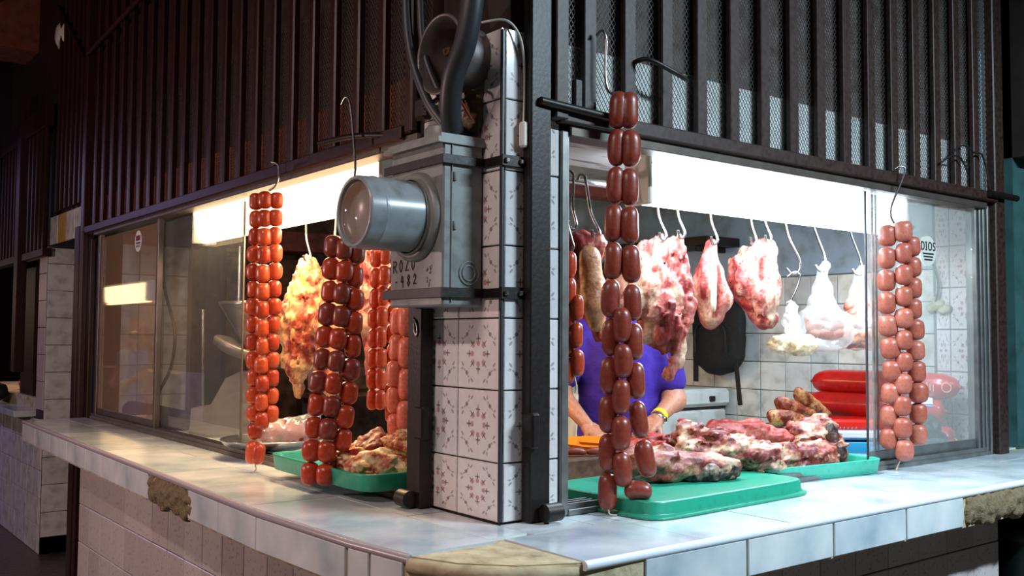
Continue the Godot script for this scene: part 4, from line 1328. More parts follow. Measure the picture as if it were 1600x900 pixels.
func all_sausages() -> void:
	sausages("string of short glossy red sausages, three strands, left of the lamp in the left window", Vector3(-0.1, 0, -1.385),
		[[[Vector2(-0.04, 2.159), Vector2(-0.047, 1.662), Vector2(-0.035, 1.315), Vector2(-0.026, 1.2)], 0.0],
		[[Vector2(-0.002, 2.164), Vector2(-0.003, 1.663), Vector2(0.0, 1.315), Vector2(0.006, 1.24)], 0.02],
		[[Vector2(0.038, 2.165), Vector2(0.036, 1.663), Vector2(0.03, 1.266)], 0.0],
		[[Vector2(-0.03, 1.2), Vector2(-0.034, 1.11)], 0.02], [[Vector2(0.0, 1.19), Vector2(-0.012, 1.11)], 0.03]],
		0.071, 0.0255, ["sausage_red", "sausage_orange"], [Vector2(0.014, 2.281), Vector2(0.044, 2.264), Vector2(0.039, 2.197), Vector2(0.009, 2.169)], [Vector2(-0.02, 1.11), Vector2(-0.016, 1.09), Vector2(-0.024, 1.083)])
	sausages("string of dark brown-red sausages hanging under the meter's grey cylinder", Vector3(-0.14, 0, -0.74),
		[[[Vector2(0.001, 1.94), Vector2(-0.021, 1.656), Vector2(-0.058, 1.336), Vector2(-0.067, 1.11)], 0.0],
		[[Vector2(0.037, 1.93), Vector2(0.028, 1.656), Vector2(-0.006, 1.315), Vector2(-0.016, 1.11)], 0.015],
		[[Vector2(0.073, 1.92), Vector2(0.068, 1.656), Vector2(0.055, 1.443), Vector2(0.03, 1.22)], -0.01]],
		0.077, 0.029, ["sausage_brown", "sausage_red"], [Vector2(0.017, 2.381), Vector2(0.032, 2.406), Vector2(0.049, 2.37), Vector2(0.065, 2.211), Vector2(0.067, 2.151), Vector2(0.057, 2.083), Vector2(0.041, 1.997), Vector2(0.037, 1.93)])
	sausages("bunch of slim orange sausages inside the left window beside the meter box", Vector3(0.12, 0, -0.836),
		[[[Vector2(-0.037, 1.92), Vector2(-0.043, 1.661), Vector2(-0.048, 1.341)], 0.0],
		[[Vector2(-0.003, 1.93), Vector2(-0.011, 1.661), Vector2(-0.013, 1.341)], 0.018],
		[[Vector2(0.03, 1.93), Vector2(0.024, 1.661), Vector2(0.02, 1.295)], 0.0],
		[[Vector2(0.05, 1.93), Vector2(0.045, 1.661), Vector2(0.035, 1.35)], -0.03]],
		0.07, 0.0195, ["sausage_orange"], [Vector2(-0.008, 1.93), Vector2(0.014, 1.99), Vector2(0.004, 2.2)], [], 1.0)
	sausages("bunch of fat pale pink sausages beside the pillar in the left window", Vector3(0.1, 0, -0.689),
		[[[Vector2(-0.018, 1.7), Vector2(-0.028, 1.439), Vector2(-0.02, 1.25)], 0.0],
		[[Vector2(0.014, 1.71), Vector2(0.012, 1.44), Vector2(0.014, 1.17)], 0.02],
		[[Vector2(0.046, 1.71), Vector2(0.045, 1.44), Vector2(0.045, 1.18)], 0.0]],
		0.1, 0.025, ["sausage_coral"], [Vector2(0.007, 1.703), Vector2(-0.002, 1.8), Vector2(0.0, 2.2)], [], 1.0)
	sausages("short string of red sausages just inside the right window beside the frame", Vector3(0.367, 0, -0.12),
		[[[Vector2(-0.001, 1.875), Vector2(-0.006, 1.658), Vector2(-0.009, 1.456)], 0.0],
		[[Vector2(0.022, 1.74), Vector2(0.022, 1.618), Vector2(0.021, 1.48)], 0.01]],
		0.085, 0.021, ["sausage_red", "sausage_brown"], [Vector2(-0.03, 2.215), Vector2(-0.016, 2.0), Vector2(0.002, 1.916), Vector2(0.009, 1.889), Vector2(-0.005, 1.869)], [Vector2(0.01, 1.49), Vector2(0.018, 1.45), Vector2(0.014, 1.43)])
	sausages("string of fat pale pink sausages in front of the right glass pane", Vector3(1.981, 0, 0.06),
		[[[Vector2(-0.049, 2.066), Vector2(-0.058, 1.732), Vector2(-0.04, 1.423), Vector2(-0.058, 1.16)], 0.0],
		[[Vector2(0.006, 2.08), Vector2(0.004, 1.732), Vector2(-0.009, 1.371), Vector2(-0.008, 1.12)], 0.02],
		[[Vector2(0.046, 2.02), Vector2(0.053, 1.732), Vector2(0.063, 1.423), Vector2(0.065, 1.18)], -0.005]],
		0.087, 0.0345, ["sausage_rose", "sausage_pink"], [Vector2(-0.019, 2.293), Vector2(0.007, 2.304), Vector2(0.022, 2.278), Vector2(-0.036, 2.131), Vector2(-0.023, 2.07)], [Vector2(-0.02, 1.12), Vector2(-0.03, 1.1), Vector2(-0.035, 1.083)])
	sausages("long string of dark red sausages right of the pillar, its end on the counter", Vector3(0.371, 0, 0.09),
		[[[Vector2(0.004, 2.345), Vector2(-0.012, 1.962), Vector2(-0.02, 1.656), Vector2(-0.029, 1.369), Vector2(-0.031, 1.092)], 0.0],
		[[Vector2(0.033, 2.345), Vector2(0.035, 1.962), Vector2(0.046, 1.656), Vector2(0.057, 1.389), Vector2(0.078, 1.274), Vector2(0.092, 1.19)], 0.005],
		[[Vector2(0.096, 1.15), Vector2(0.057, 1.138), Vector2(0.018, 1.158)], 0.02],
		[[Vector2(0.014, 1.165), Vector2(0.002, 1.293), Vector2(0.009, 1.465), Vector2(0.009, 1.694)], 0.022]],
		0.111, 0.0265, ["sausage_brown"], [Vector2(-0.066, 2.516), Vector2(-0.047, 2.531), Vector2(-0.036, 2.497), Vector2(-0.039, 2.401), Vector2(-0.027, 2.344), Vector2(0.011, 2.335)], [Vector2(-0.03, 1.1), Vector2(-0.026, 1.086), Vector2(-0.005, 1.083)])


# ---------------------------------------------------------------- meat
static func lin(r: float, g: float, b: float) -> Color:
	return Color(r, g, b).srgb_to_linear()

static var RED := [lin(0.36, 0.08, 0.07), lin(0.52, 0.13, 0.11), lin(0.6, 0.18, 0.15), lin(0.66, 0.26, 0.22), lin(0.76, 0.46, 0.4)]
static var PALE := [lin(0.52, 0.18, 0.16), lin(0.65, 0.31, 0.28), lin(0.73, 0.41, 0.37), lin(0.78, 0.53, 0.46), lin(0.83, 0.68, 0.58)]
static var FATTY := [lin(0.5, 0.19, 0.14), lin(0.64, 0.34, 0.24), lin(0.74, 0.5, 0.38), lin(0.82, 0.68, 0.5), lin(0.78, 0.62, 0.36)]
static var BONY := [lin(0.4, 0.13, 0.11), lin(0.56, 0.25, 0.22), lin(0.68, 0.38, 0.33), lin(0.76, 0.54, 0.45), lin(0.84, 0.72, 0.6)]
static var BRIGHT := [lin(0.5, 0.1, 0.09), lin(0.66, 0.17, 0.15), lin(0.74, 0.26, 0.22), lin(0.8, 0.4, 0.36)]
static var YELLOW := [lin(0.6, 0.16, 0.12), lin(0.7, 0.32, 0.25), lin(0.84, 0.64, 0.44), lin(0.9, 0.79, 0.55), lin(0.92, 0.84, 0.66)]
static var SMOKED := [lin(0.42, 0.13, 0.08), lin(0.6, 0.27, 0.15), lin(0.75, 0.45, 0.28), lin(0.82, 0.62, 0.4)]


func cut(called: String, label: String, group: String, where: Vector3, bones: Array, pal: Array, seed_: int, amp := 0.01, cell := 0.008, turn := -37.9, stretch := Vector3.ONE, freq := 22.0, pf := 14.0, grain := Vector3(0.5, 1.1, 1.0)) -> Node3D:
	var t := thing(called, label, "meat", where, group)
	t.rotation_degrees.y = turn
	var g := G.new()
	g.blob(bones, cell, 0.03, amp, freq, pal, seed_, stretch, pf, grain)
	part(t, "flesh", g.mesh(), "meat")
	return t


func v3(x: float, y: float, z: float) -> Vector3:
	return Vector3(x, y, z)


func shook(t: Node3D, top: Vector3, bottom: Vector3) -> void:
	var d := bottom - top
	part(t, "hook", pipe(curve([top + v3(-0.02, 0.01, 0.0), top + v3(-0.012, 0.03, 0), top + v3(0.004, 0.025, 0), top + v3(0.01, 0.0, 0), top + d * 0.55, bottom + v3(0.008, 0.015, 0), bottom + v3(0.0, -0.006, 0.0), bottom + v3(-0.015, 0.0, 0.01), bottom + v3(-0.02, 0.02, 0.02)]), 0.0055, 8), "steel")


func hanging_meat() -> void:
	# rail that the hooks hang from
	var t := thing("meat_rail", "steel meat rail under the lamp of the right window", "rail", v3(1.35, 2.15, -0.35))
	part(t, "tube", pipe([v3(-1.0, 0, 0), v3(1.45, 0, 0)], 0.012, 10), "steel")
	for x in [-0.9, 0.3, 1.35]:
		part(t, "hanger", pipe([v3(x, 0, 0), v3(x, 0.11, 0)], 0.006, 8), "steel")
	var gr := "meat hanging in the right window"
	t = cut("hanging_meat", "narrow dark red cut with a tan skin side beside the window frame", gr, v3(0.585, 1.58, -0.3),
		[[v3(-0.03, 0.35, 0), v3(0.04, 0.34, 0), 0.04, 0.045], [v3(-0.01, 0.32, 0), v3(0.03, 0.16, 0.0), 0.055, 0.06], [v3(0.03, 0.16, 0), v3(0.055, 0.03, 0.0), 0.055, 0.02]], RED, 11, 0.008, 0.008, -37.9, Vector3.ONE, 20.0, 12.0, Vector3(1, 0.5, 1))
	var g := G.new()
	g.blob([[v3(0.015, 0.3, 0.04), v3(0.03, 0.14, 0.05), 0.04, 0.04], [v3(0.03, 0.14, 0.05), v3(0.045, 0.07, 0.03), 0.04, 0.03]], 0.008, 0.02, 0.003, 20.0, [lin(0.7, 0.45, 0.3), lin(0.78, 0.56, 0.4)], 3)
	part(t, "skin", g.mesh(), "meat", Transform3D(), "tan skin")
	shook(t, v3(-0.045, 0.57, 0.0), v3(-0.035, 0.4, 0.03))
	shook(t, v3(0.0, 0.56, -0.02), v3(0.045, 0.37, 0.02))
	t = cut("hanging_meat", "largest pale pink carcass piece with a ragged tail, in front of the purple shirt", gr, v3(1.0, 1.47, -0.32),
		[[v3(-0.06, 0.46, 0), v3(-0.07, 0.3, 0.02), 0.035, 0.06], [v3(-0.02, 0.48, 0), v3(-0.02, 0.26, 0.03), 0.03, 0.075], [v3(0.05, 0.48, -0.01), v3(0.07, 0.22, 0), 0.035, 0.05], [v3(-0.05, 0.26, 0.02), v3(0.02, 0.17, 0.03), 0.08, 0.06], [v3(-0.06, 0.16, 0.02), v3(-0.02, 0.12, 0.02), 0.045, 0.03], [v3(0.03, 0.17, 0.02), v3(0.05, 0.08, 0.02), 0.04, 0.025], [v3(0.05, 0.08, 0.02), v3(0.025, 0.0, 0.02), 0.024, 0.012]], PALE, 21, 0.02, 0.008, -37.9, Vector3.ONE, 18.0, 9.0, Vector3(1, 0.55, 1))
	shook(t, v3(-0.035, 0.68, 0.0), v3(0.0, 0.5, 0.03))
	shook(t, v3(0.04, 0.68, 0.0), v3(0.07, 0.51, 0.02))
	t = cut("hanging_meat", "teardrop beef shank with a white bone slit, second pale piece from the left", gr, v3(1.275, 1.635, -0.32),
		[[v3(0.0, 0.33, 0), v3(-0.02, 0.16, 0), 0.025, 0.058], [v3(-0.01, 0.22, 0), v3(0.03, 0.12, 0), 0.05, 0.05], [v3(-0.02, 0.16, 0), v3(0.0, 0.05, 0), 0.058, 0.045]], PALE, 31, 0.008, 0.007, -37.9, Vector3.ONE, 14.0, 12.0, Vector3(1, 0.35, 1))
	part(t, "bone", pipe(curve([v3(0.0, 0.3, 0.03), v3(-0.002, 0.22, 0.062), v3(-0.008, 0.12, 0.07), v3(-0.004, 0.07, 0.06)]), [0.004, 0.005, 0.006, 0.007, 0.008, 0.008, 0.009, 0.01, 0.01, 0.01, 0.011, 0.011, 0.011, 0.011, 0.011, 0.01, 0.009, 0.007, 0.004], 8), "bone")
	shook(t, v3(-0.02, 0.53, 0.0), v3(0.01, 0.34, 0.02))
	t = cut("hanging_meat", "broad pink and white rib piece with a dark red underside, beside the plastic bags", gr, v3(1.545, 1.64, -0.32),
		[[v3(-0.03, 0.3, 0), v3(-0.05, 0.18, 0), 0.04, 0.05], [v3(0.01, 0.34, 0), v3(0.02, 0.14, 0), 0.03, 0.06], [v3(0.05, 0.33, 0), v3(0.055, 0.14, 0), 0.03, 0.04], [v3(-0.08, 0.27, 0), v3(-0.07, 0.2, 0), 0.03, 0.04], [v3(0.0, 0.14, 0), v3(0.05, 0.05, 0), 0.06, 0.04]], PALE, 41, 0.014, 0.008, -37.9, Vector3.ONE, 22.0, 14.0, Vector3(1, 0.35, 1))
	g = G.new()
	g.blob([[v3(-0.04, 0.14, -0.02), v3(0.03, 0.04, 0.0), 0.045, 0.042]], 0.008, 0.02, 0.005, 20.0, RED, 4)
	part(t, "lean", g.mesh(), "meat", Transform3D(), "dark red lean")
	shook(t, v3(-0.03, 0.54, 0.0), v3(-0.01, 0.35, 0.02))
	shook(t, v3(0.02, 0.54, 0.0), v3(0.05, 0.36, 0.02))
	# chicken in a tied bag, on two linked hooks
	t = thing("bagged_chicken", "plucked chicken in a knotted clear bag hanging from two hooks", "chicken", v3(1.74, 1.53, -0.29))
	t.rotation_degrees.y = -37.9
	g = G.new()
	g.blob([[v3(-0.06, 0.05, 0.02), v3(0.05, 0.045, 0.02), 0.04, 0.045], [v3(0.03, 0.06, 0), v3(0.08, 0.05, 0.02), 0.03, 0.02], [v3(-0.04, 0.05, 0.03), v3(-0.095, 0.045, 0.03), 0.03, 0.012]], 0.007, 0.02, 0.006, 24.0, [lin(0.78, 0.68, 0.52), lin(0.88, 0.82, 0.68), lin(0.92, 0.88, 0.78)], 7)
	part(t, "carcass", g.mesh(), "meat")
	g = G.new()
	g.blob([[v3(0, 0.21, 0), v3(-0.005, 0.15, 0.005), 0.018, 0.03], [v3(-0.005, 0.15, 0), v3(0.005, 0.1, 0.01), 0.028, 0.035], [v3(0.02, 0.2, 0), v3(0.0, 0.17, 0.005), 0.01, 0.02]], 0.006, 0.02, 0.008, 40.0)
	part(t, "knotted_bag", g.mesh(), "milky_film")
	part(t, "hook", pipe(curve([v3(-0.02, 0.22, 0), v3(0.0, 0.235, 0), v3(0.03, 0.3, 0), v3(0.035, 0.335, 0), v3(0.015, 0.35, 0), v3(-0.015, 0.33, 0)]), 0.0055, 8), "steel")
	part(t, "hook", pipe(curve([v3(-0.02, 0.365, 0), v3(0.0, 0.345, 0), v3(0.03, 0.35, 0), v3(0.035, 0.4, 0), v3(-0.01, 0.5, 0), v3(-0.03, 0.62, 0), v3(-0.015, 0.645, 0)]), 0.0055, 8), "steel")
	# two bags of sausages
	for k in 2:
		t = thing("sausage_bag", ["clear bag of pale sausages, left of the two hanging bags", "clear bag of orange meat and sausages behind, right of the two hanging bags"][k], "bag", v3([2.03, 2.36][k], 1.545, [-0.34, -0.37][k]), "plastic bags hanging in the right window")
		t.rotation_degrees.y = -37.9
		g = G.new()
		g.blob([[v3(0, 0.36, 0), v3(0.0, 0.29, 0), 0.014, 0.03], [v3(0, 0.3, 0), v3(0.0, 0.12, 0), 0.03, 0.1], [v3(-0.04, 0.1, 0), v3(0.05, 0.09, 0), 0.09, 0.085], [v3(0.02, 0.385, 0), v3(0, 0.35, 0), 0.02, 0.012]], 0.01, 0.03, 0.008, 18.0)
		part(t, "bag", g.mesh(), "clear_film")
		if k == 1:
			g = G.new()
			g.blob([[v3(-0.06, 0.07, 0.0), v3(0.05, 0.07, 0), 0.055, 0.055]], 0.008, 0.02, 0.006, 40.0, SMOKED, 9)
			part(t, "filling", g.mesh(), "meat")
		for i in 9:
			var a := rng.randf() * PI
			var y := v3(cos(a), 0.3 * rng.randf(), sin(a) * 0.5).normalized()
			var x := y.cross(Vector3.UP).normalized()
			part(t, "sausage", link_mesh(0.08, 0.025, 0.004), ["sausage_pink", "sausage_rose"][i % 2], Transform3D(Basis(x, y, x.cross(y)), v3(-0.045 + 0.045 * (i % 3), 0.1 + 0.035 * (i / 3) + (0.03 if k == 1 else -0.02), 0.012 * (i % 2) + 0.02)))
		part(t, "hook", pipe(curve([v3(-0.03, 0.38, 0.01), v3(-0.015, 0.355, 0.02), v3(0.01, 0.36, 0.015), v3(0.012, 0.42, 0), v3(-0.03, 0.54, 0), v3(-0.04, 0.61, 0), v3(-0.02, 0.63, 0)]), 0.0055, 8), "steel")
	# left window
	t = thing("meat_rail", "steel meat rail under the lamp of the left window", "rail", v3(0.25, 2.12, -1.5))
	part(t, "tube", pipe([v3(0, 0, -1.2), v3(0, 0, 0.95)], 0.012, 10), "steel")
	for z in [-1.0, 0.0, 0.9]:
		part(t, "hanger", pipe([v3(0, 0, z), v3(0, 0.11, z)], 0.006, 8), "steel")
	gr = "meat hanging in the left window"
	t = cut("hanging_meat", "large side of meat with yellow fat beside the red sausage string", gr, v3(0.22, 1.33, -1.72),
		[[v3(0.02, 0.58, 0), v3(-0.03, 0.36, 0), 0.04, 0.07], [v3(0.05, 0.55, 0), v3(0.04, 0.34, 0), 0.03, 0.06], [v3(-0.03, 0.36, 0), v3(-0.02, 0.16, 0), 0.075, 0.06], [v3(0.04, 0.34, 0), v3(0.03, 0.18, 0), 0.06, 0.05], [v3(-0.02, 0.16, 0), v3(-0.01, 0.02, 0), 0.05, 0.016]], FATTY, 51, 0.014, 0.009, -37.9, Vector3.ONE, 30.0, 12.0, Vector3(1, 0.6, 1))
	shook(t, v3(0.0, 0.82, 0.0), v3(0.03, 0.6, 0.02))
	t = cut("hanging_meat", "long fatty meat strip behind the dark sausage string", gr, v3(0.24, 1.34, -1.47),
		[[v3(0.0, 0.56, 0), v3(-0.02, 0.3, 0), 0.035, 0.06], [v3(-0.02, 0.3, 0), v3(-0.03, 0.1, 0), 0.055, 0.04], [v3(-0.03, 0.1, 0), v3(0.0, 0.02, 0), 0.035, 0.02]], FATTY, 61, 0.012, 0.009, -37.9, Vector3.ONE, 24.0, 12.0, Vector3(1, 0.5, 1))
	shook(t, v3(0.0, 0.81, 0.0), v3(0.01, 0.58, 0.02))
	t = cut("hanging_meat", "pink slab of meat beside the orange sausages", gr, v3(0.24, 1.36, -1.12),
		[[v3(-0.01, 0.56, 0), v3(-0.01, 0.3, 0), 0.05, 0.06], [v3(0.02, 0.5, 0), v3(0.01, 0.3, 0), 0.05, 0.05], [v3(0.0, 0.28, 0), v3(-0.01, 0.18, 0), 0.05, 0.03], [v3(-0.01, 0.18, 0), v3(0.0, 0.0, 0), 0.03, 0.022]], PALE, 71, 0.01, 0.009, -37.9, Vector3.ONE, 24.0, 12.0, Vector3(1, 0.5, 1))
	shook(t, v3(-0.01, 0.79, 0.0), v3(-0.01, 0.6, 0.03))


func tray(called: String, label: String, where: Vector3, turn: float, L: float, Wd: float, h: float, material: String, upside := false) -> Node3D:
	var t := thing(called, label, "tray", where, "plastic and metal trays on the counter")
	t.rotation_degrees.y = turn
	var g := G.new()
	var rows := [[0.965, 0.0, 0.0], [1.0, 0.0, 0.006], [1.04, 0.9, 0.0], [1.04, 1.0, 0.012], [1.0, 1.0, 0.012], [0.985, 0.86, 0.0], [0.95, 0.1, 0.0], [0.9, 0.06, 0.0]]
	if upside:
		rows = [[1.045, 0.0, 0.0], [1.055, 0.06, 0], [1.05, 0.16, 0], [1.02, 0.2, 0], [1.0, 0.3, 0], [0.985, 0.9, 0], [0.97, 0.98, 0], [0.94, 1.0, 0], [0.9, 0.985, 0], [0.86, 1.0, 0]]
	var p := PackedVector3Array()
	var m := 40
	var inner := []
	for q in rows:
		var sx: float = L / 2 * q[0] if q[0] >= 0.95 else L / 2 - Wd / 2 * (1 - q[0])
		var sz: float = Wd / 2 * q[0]
		if q[0] > 0.95:
			sx = L / 2 + Wd / 2 * (q[0] - 1)
		for i in m:
			var w := -TAU * i / m
			var ex := 0.22
			p.append(v3(signf(cos(w)) * pow(absf(cos(w)), ex) * sx, q[1] * h + 0.001, signf(sin(w)) * pow(absf(sin(w)), ex) * sz))
	g.grid(p, m, rows.size(), true)
	var last := (rows.size() - 1) * m
	var mid := v3(0, p[last].y, 0)
	for i in m:
		g.tri(mid, p[last + i], p[last + (i + 1) % m])
	part(t, "shell", g.mesh(), material)
	return t


func counter_goods() -> void:
	# right window: trays and cuts
	tray("green_tray", "dark green tray lying upside down under the cuts, at the counter's edge", v3(0.77, CT, -0.04), 3.0, 0.8, 0.5, 0.05, "green_plastic", true)
	tray("green_tray", "bright mint green tray under the bony cut, right of the upturned tray", v3(1.55, CT, -0.19), -6.0, 0.66, 0.42, 0.055, "mint_plastic")
	tray("blue_tray", "blue tray under the red packages behind the mint tray", v3(2.42, CT, -0.5), -40.0, 0.56, 0.3, 0.05, "blue_plastic")
	var y := CT + 0.051
	var gr := "raw cuts on the green trays"
	var t := cut("meat_cut", "long pale shank with a dark grey end, nearest on the upturned tray", gr, v3(0.8, y, -0.02),
		[[v3(-0.2, 0.06, 0.0), v3(-0.08, 0.055, 0), 0.055, 0.055], [v3(-0.1, 0.055, 0), v3(0.1, 0.04, 0.0), 0.055, 0.042], [v3(0.1, 0.04, 0.0), v3(0.16, 0.035, 0.0), 0.042, 0.034], [v3(-0.2, 0.05, -0.03), v3(0.0, 0.04, -0.03), 0.05, 0.04]], BONY, 81, 0.012, 0.008, -20.0, Vector3.ONE, 20.0, 9.0)
	var g := G.new()
	g.blob([[v3(0.05, 0.03, 0.012), v3(0.15, 0.033, 0.008), 0.04, 0.036], [v3(0.0, 0.025, 0.02), v3(0.06, 0.025, 0.02), 0.03, 0.036]], 0.007, 0.02, 0.006, 26.0, [lin(0.12, 0.09, 0.09), lin(0.25, 0.2, 0.2), lin(0.5, 0.42, 0.38), lin(0.7, 0.6, 0.52)], 5)
	part(t, "hide_end", g.mesh(), "meat", Transform3D(), "dark grey singed end")
	t = cut("meat_cut", "heap of bright red trimmings in front of the butcher's hands", gr, v3(1.0, y - 0.01, -0.33),
		[[v3(-0.14, 0.06, 0), v3(-0.05, 0.07, 0.02), 0.05, 0.055], [v3(-0.05, 0.08, -0.02), v3(0.06, 0.06, 0), 0.05, 0.05], [v3(0.05, 0.06, 0.03), v3(0.15, 0.04, 0.02), 0.045, 0.035], [v3(-0.1, 0.04, 0.05), v3(0.1, 0.04, 0.05), 0.04, 0.04]], BRIGHT, 91, 0.016, 0.007, -15.0, Vector3.ONE, 34.0)
	t = cut("meat_cut", "bony neck piece with ragged skin between the shank and the mint tray", gr, v3(1.12, y, -0.12),
		[[v3(-0.12, 0.12, -0.08), v3(-0.02, 0.08, -0.02), 0.05, 0.05], [v3(-0.16, 0.07, -0.03), v3(-0.02, 0.06, 0.02), 0.035, 0.045], [v3(-0.02, 0.08, 0.0), v3(0.12, 0.05, 0.06), 0.055, 0.05], [v3(0.05, 0.06, 0.0), v3(0.2, 0.05, 0.0), 0.05, 0.04], [v3(0.1, 0.04, 0.06), v3(0.16, 0.015, 0.09), 0.035, 0.012]], BONY, 101, 0.018, 0.008, -15.0, Vector3.ONE, 24.0)
	t = cut("meat_cut", "smooth dark red muscle lying behind the bony neck piece", gr, v3(1.5, y + 0.02, -0.31),
		[[v3(-0.16, 0.07, 0), v3(0.0, 0.07, 0), 0.055, 0.06], [v3(0.0, 0.07, 0), v3(0.18, 0.04, 0.02), 0.055, 0.035]], [RED[1], RED[2], PALE[1], PALE[2]], 111, 0.008, 0.008, -25.0)
	t = cut("meat_cut", "long pink meaty bone lying across the mint tray", gr, v3(1.5, CT + 0.015, -0.1),
		[[v3(-0.2, 0.05, 0), v3(-0.05, 0.06, 0.0), 0.035, 0.05], [v3(-0.05, 0.06, 0), v3(0.12, 0.06, 0), 0.05, 0.055], [v3(0.0, 0.04, 0.04), v3(0.12, 0.04, 0.03), 0.03, 0.035]], BONY, 121, 0.014, 0.008, -15.0, Vector3.ONE, 24.0)
	t = cut("meat_cut", "upright chunk of fat and bone with a dark side, beside the red packages", gr, v3(1.74, CT + 0.012, -0.18),
		[[v3(-0.08, 0.13, 0), v3(0.02, 0.15, 0), 0.05, 0.045], [v3(0.03, 0.15, 0), v3(0.07, 0.06, 0.02), 0.05, 0.05], [v3(-0.06, 0.1, 0.02), v3(0.04, 0.06, 0.02), 0.06, 0.06]], BONY, 131, 0.016, 0.008, -30.0, Vector3.ONE, 24.0)
	g = G.new()
	g.blob([[v3(0.04, 0.14, 0.03), v3(0.07, 0.05, 0.05), 0.035, 0.035]], 0.007, 0.02, 0.006, 26.0, [lin(0.14, 0.1, 0.09), lin(0.26, 0.18, 0.16), lin(0.4, 0.25, 0.2)], 6)
	part(t, "dark_side", g.mesh(), "meat", Transform3D(), "dark dried side")
	# brown smoked wedges
	for k in 3:
		t = thing("smoked_wedge", ["smallest brown smoked wedge, leftmost of the three", "middle brown smoked wedge of the three", "largest brown smoked wedge, beside the red rolls"][k], "smoked meat", v3([1.86, 1.94, 2.04][k], CT + [0.165, 0.2, 0.215][k], [-0.38, -0.41, -0.4][k]), "brown smoked wedges by the red packages")
		t.rotation_degrees = v3(0, -30, [8, -4, -22][k])
		g = G.new()
		g.blob([[v3(-0.07, 0.03, 0), v3(0.07, 0.0, 0), 0.035, 0.02], [v3(-0.09, 0.045, 0), v3(0.0, 0.01, 0), 0.014, 0.03]], 0.007, 0.02, 0.004, 22.0, SMOKED, 140 + k, v3(1.0, 1.0, 0.6))
		part(t, "flesh", g.mesh(), "meat")
	# a crate holds the wedges up
	t = thing("packing_box", "low dark box under the smoked wedges", "box", v3(1.98, CT, -0.48))
	part(t, "carton", bx(v3(0.3, 0.13, 0.2), 0.004), "block_wood", at(0, 0.066, 0))
	part(t, "lid", bx(v3(0.31, 0.02, 0.21), 0.004), "block_wood", at(0, 0.132, 0))
	# red bologna rolls
	var spots := [[v3(2.66, CT + 0.305, -0.44), "uppermost long red roll of bologna, behind the glass"], [v3(2.6, CT + 0.196, -0.58), "second long red roll of bologna, lying on the packages"], [v3(2.62, CT + 0.19, -0.22), "red roll of bologna with a blue and white label, behind the pink sausages"], [v3(2.62, CT + 0.066, -0.17), "lowest red roll of bologna, in the corner behind the glass"]]
	for k in 4:
		t = thing("bologna_roll", spots[k][1], "sausage roll", spots[k][0], "red bologna rolls in the right window")
		t.rotation_degrees.y = [-86, -82, -60, -75][k]
		g = G.new()
		var L: float = [0.74, 0.46, 0.2, 0.2][k]
		var r: float = [0.062, 0.06, 0.056, 0.06][k]
		var prof := []
		for i in 21:
			var q := sin((-1.0 + 2.0 * i / 20.0) * PI / 2)
			prof.append(Vector2(r * pow(maxf(1.0 - pow(absf(q), 9.0), 0.0), 0.5) + 0.002, q * L / 2))
		g.xf = Transform3D(Basis(v3(0, 1, 0), v3(1, 0, 0), v3(0, 0, -1)), Vector3.ZERO)
		g.lathe(prof, 24)
		var cs := part(t, "casing", g.mesh(), "red_casing")
		for s in [-1.0, 1.0]:
			piece(cs, "tied_end", pipe([v3(s * L / 2, 0, 0), v3(s * (L / 2 + 0.012), 0, 0)], 0.009, 8), "red_casing")
		if k == 2:
			piece(cs, "paper_label", bx(v3(0.1, 0.003, 0.06), 0.001), "package_white", Transform3D(Basis(Vector3.RIGHT, 0.5), v3(0.0, r * 0.9, 0.028)), "white label")
			piece(cs, "paper_label", bx(v3(0.1, 0.003, 0.02), 0.001), "label_blue", Transform3D(Basis(Vector3.RIGHT, 0.95), v3(0.0, r * 0.6, 0.05)), "blue label")
		if k == 0:
			g = G.new()
			for i in 9:
				var a := TAU * i / 9
				g.stroke([Vector2(cos(a), sin(a)) * 0.022, Vector2(cos(a + TAU / 9), sin(a + TAU / 9)) * 0.022], 0.004)
			g.stroke([Vector2(-0.09, -0.02), Vector2(-0.09, 0.02)], 0.006)
			g.stroke([Vector2(-0.075, -0.015), Vector2(-0.075, 0.015)], 0.004)
			g.stroke([Vector2(-0.06, -0.02), Vector2(-0.06, 0.01)], 0.004)
			piece(cs, "print", g.mesh(), "red_print", at(0.34, 0.0, r + 0.001))
	# flat red packages in a stack
	for k in 2:
		t = thing("red_package", ["red printed package on the blue tray behind the glass edge", "lower white-edged red package on the blue tray"][1 - k], "package", v3(2.42, CT + 0.052 + 0.047 * k, -0.5), "red packages on the blue tray")
		t.rotation_degrees.y = -40
		var wr := part(t, "wrapper", bx(v3(0.5, 0.046, 0.24), 0.012), "package_red" if k == 1 else "package_white", at(0, 0.028, 0))
		if k == 1:
			g = G.new()
			for i in 12:
				var a := TAU * i / 12
				var b := TAU * (i + 1) / 12
				g.stroke([Vector2(-0.17, 0.0) + Vector2(cos(a), sin(a)) * 0.016, Vector2(-0.17, 0.0) + Vector2(cos(b), sin(b)) * 0.016], 0.0025)
			g.stroke([Vector2(-0.172, -0.008), Vector2(-0.172, 0.008)], 0.003)
			g.stroke([Vector2(-0.11, 0.01), Vector2(-0.09, -0.004), Vector2(-0.07, 0.004)], 0.006)
			for i in 10:
				g.stroke([Vector2(-0.14 + 0.018 * i, -0.02), Vector2(-0.136 + 0.018 * i, -0.012)], 0.002)
			piece(wr, "print", g.mesh(), "red_print", at(0, 0.03, 0.1205))
	t = thing("dark_bag", "dark green plastic bag between the red rolls in the right corner", "bag", v3(2.45, CT, -0.12))
	g = G.new()
	g.blob([[v3(-0.08, 0.1, 0), v3(0.05, 0.13, 0.0), 0.05, 0.05], [v3(0.02, 0.08, 0), v3(0.12, 0.06, 0.0), 0.06, 0.05]], 0.01, 0.03, 0.012, 16.0)
	part(t, "film", g.mesh(), "dark_bag")
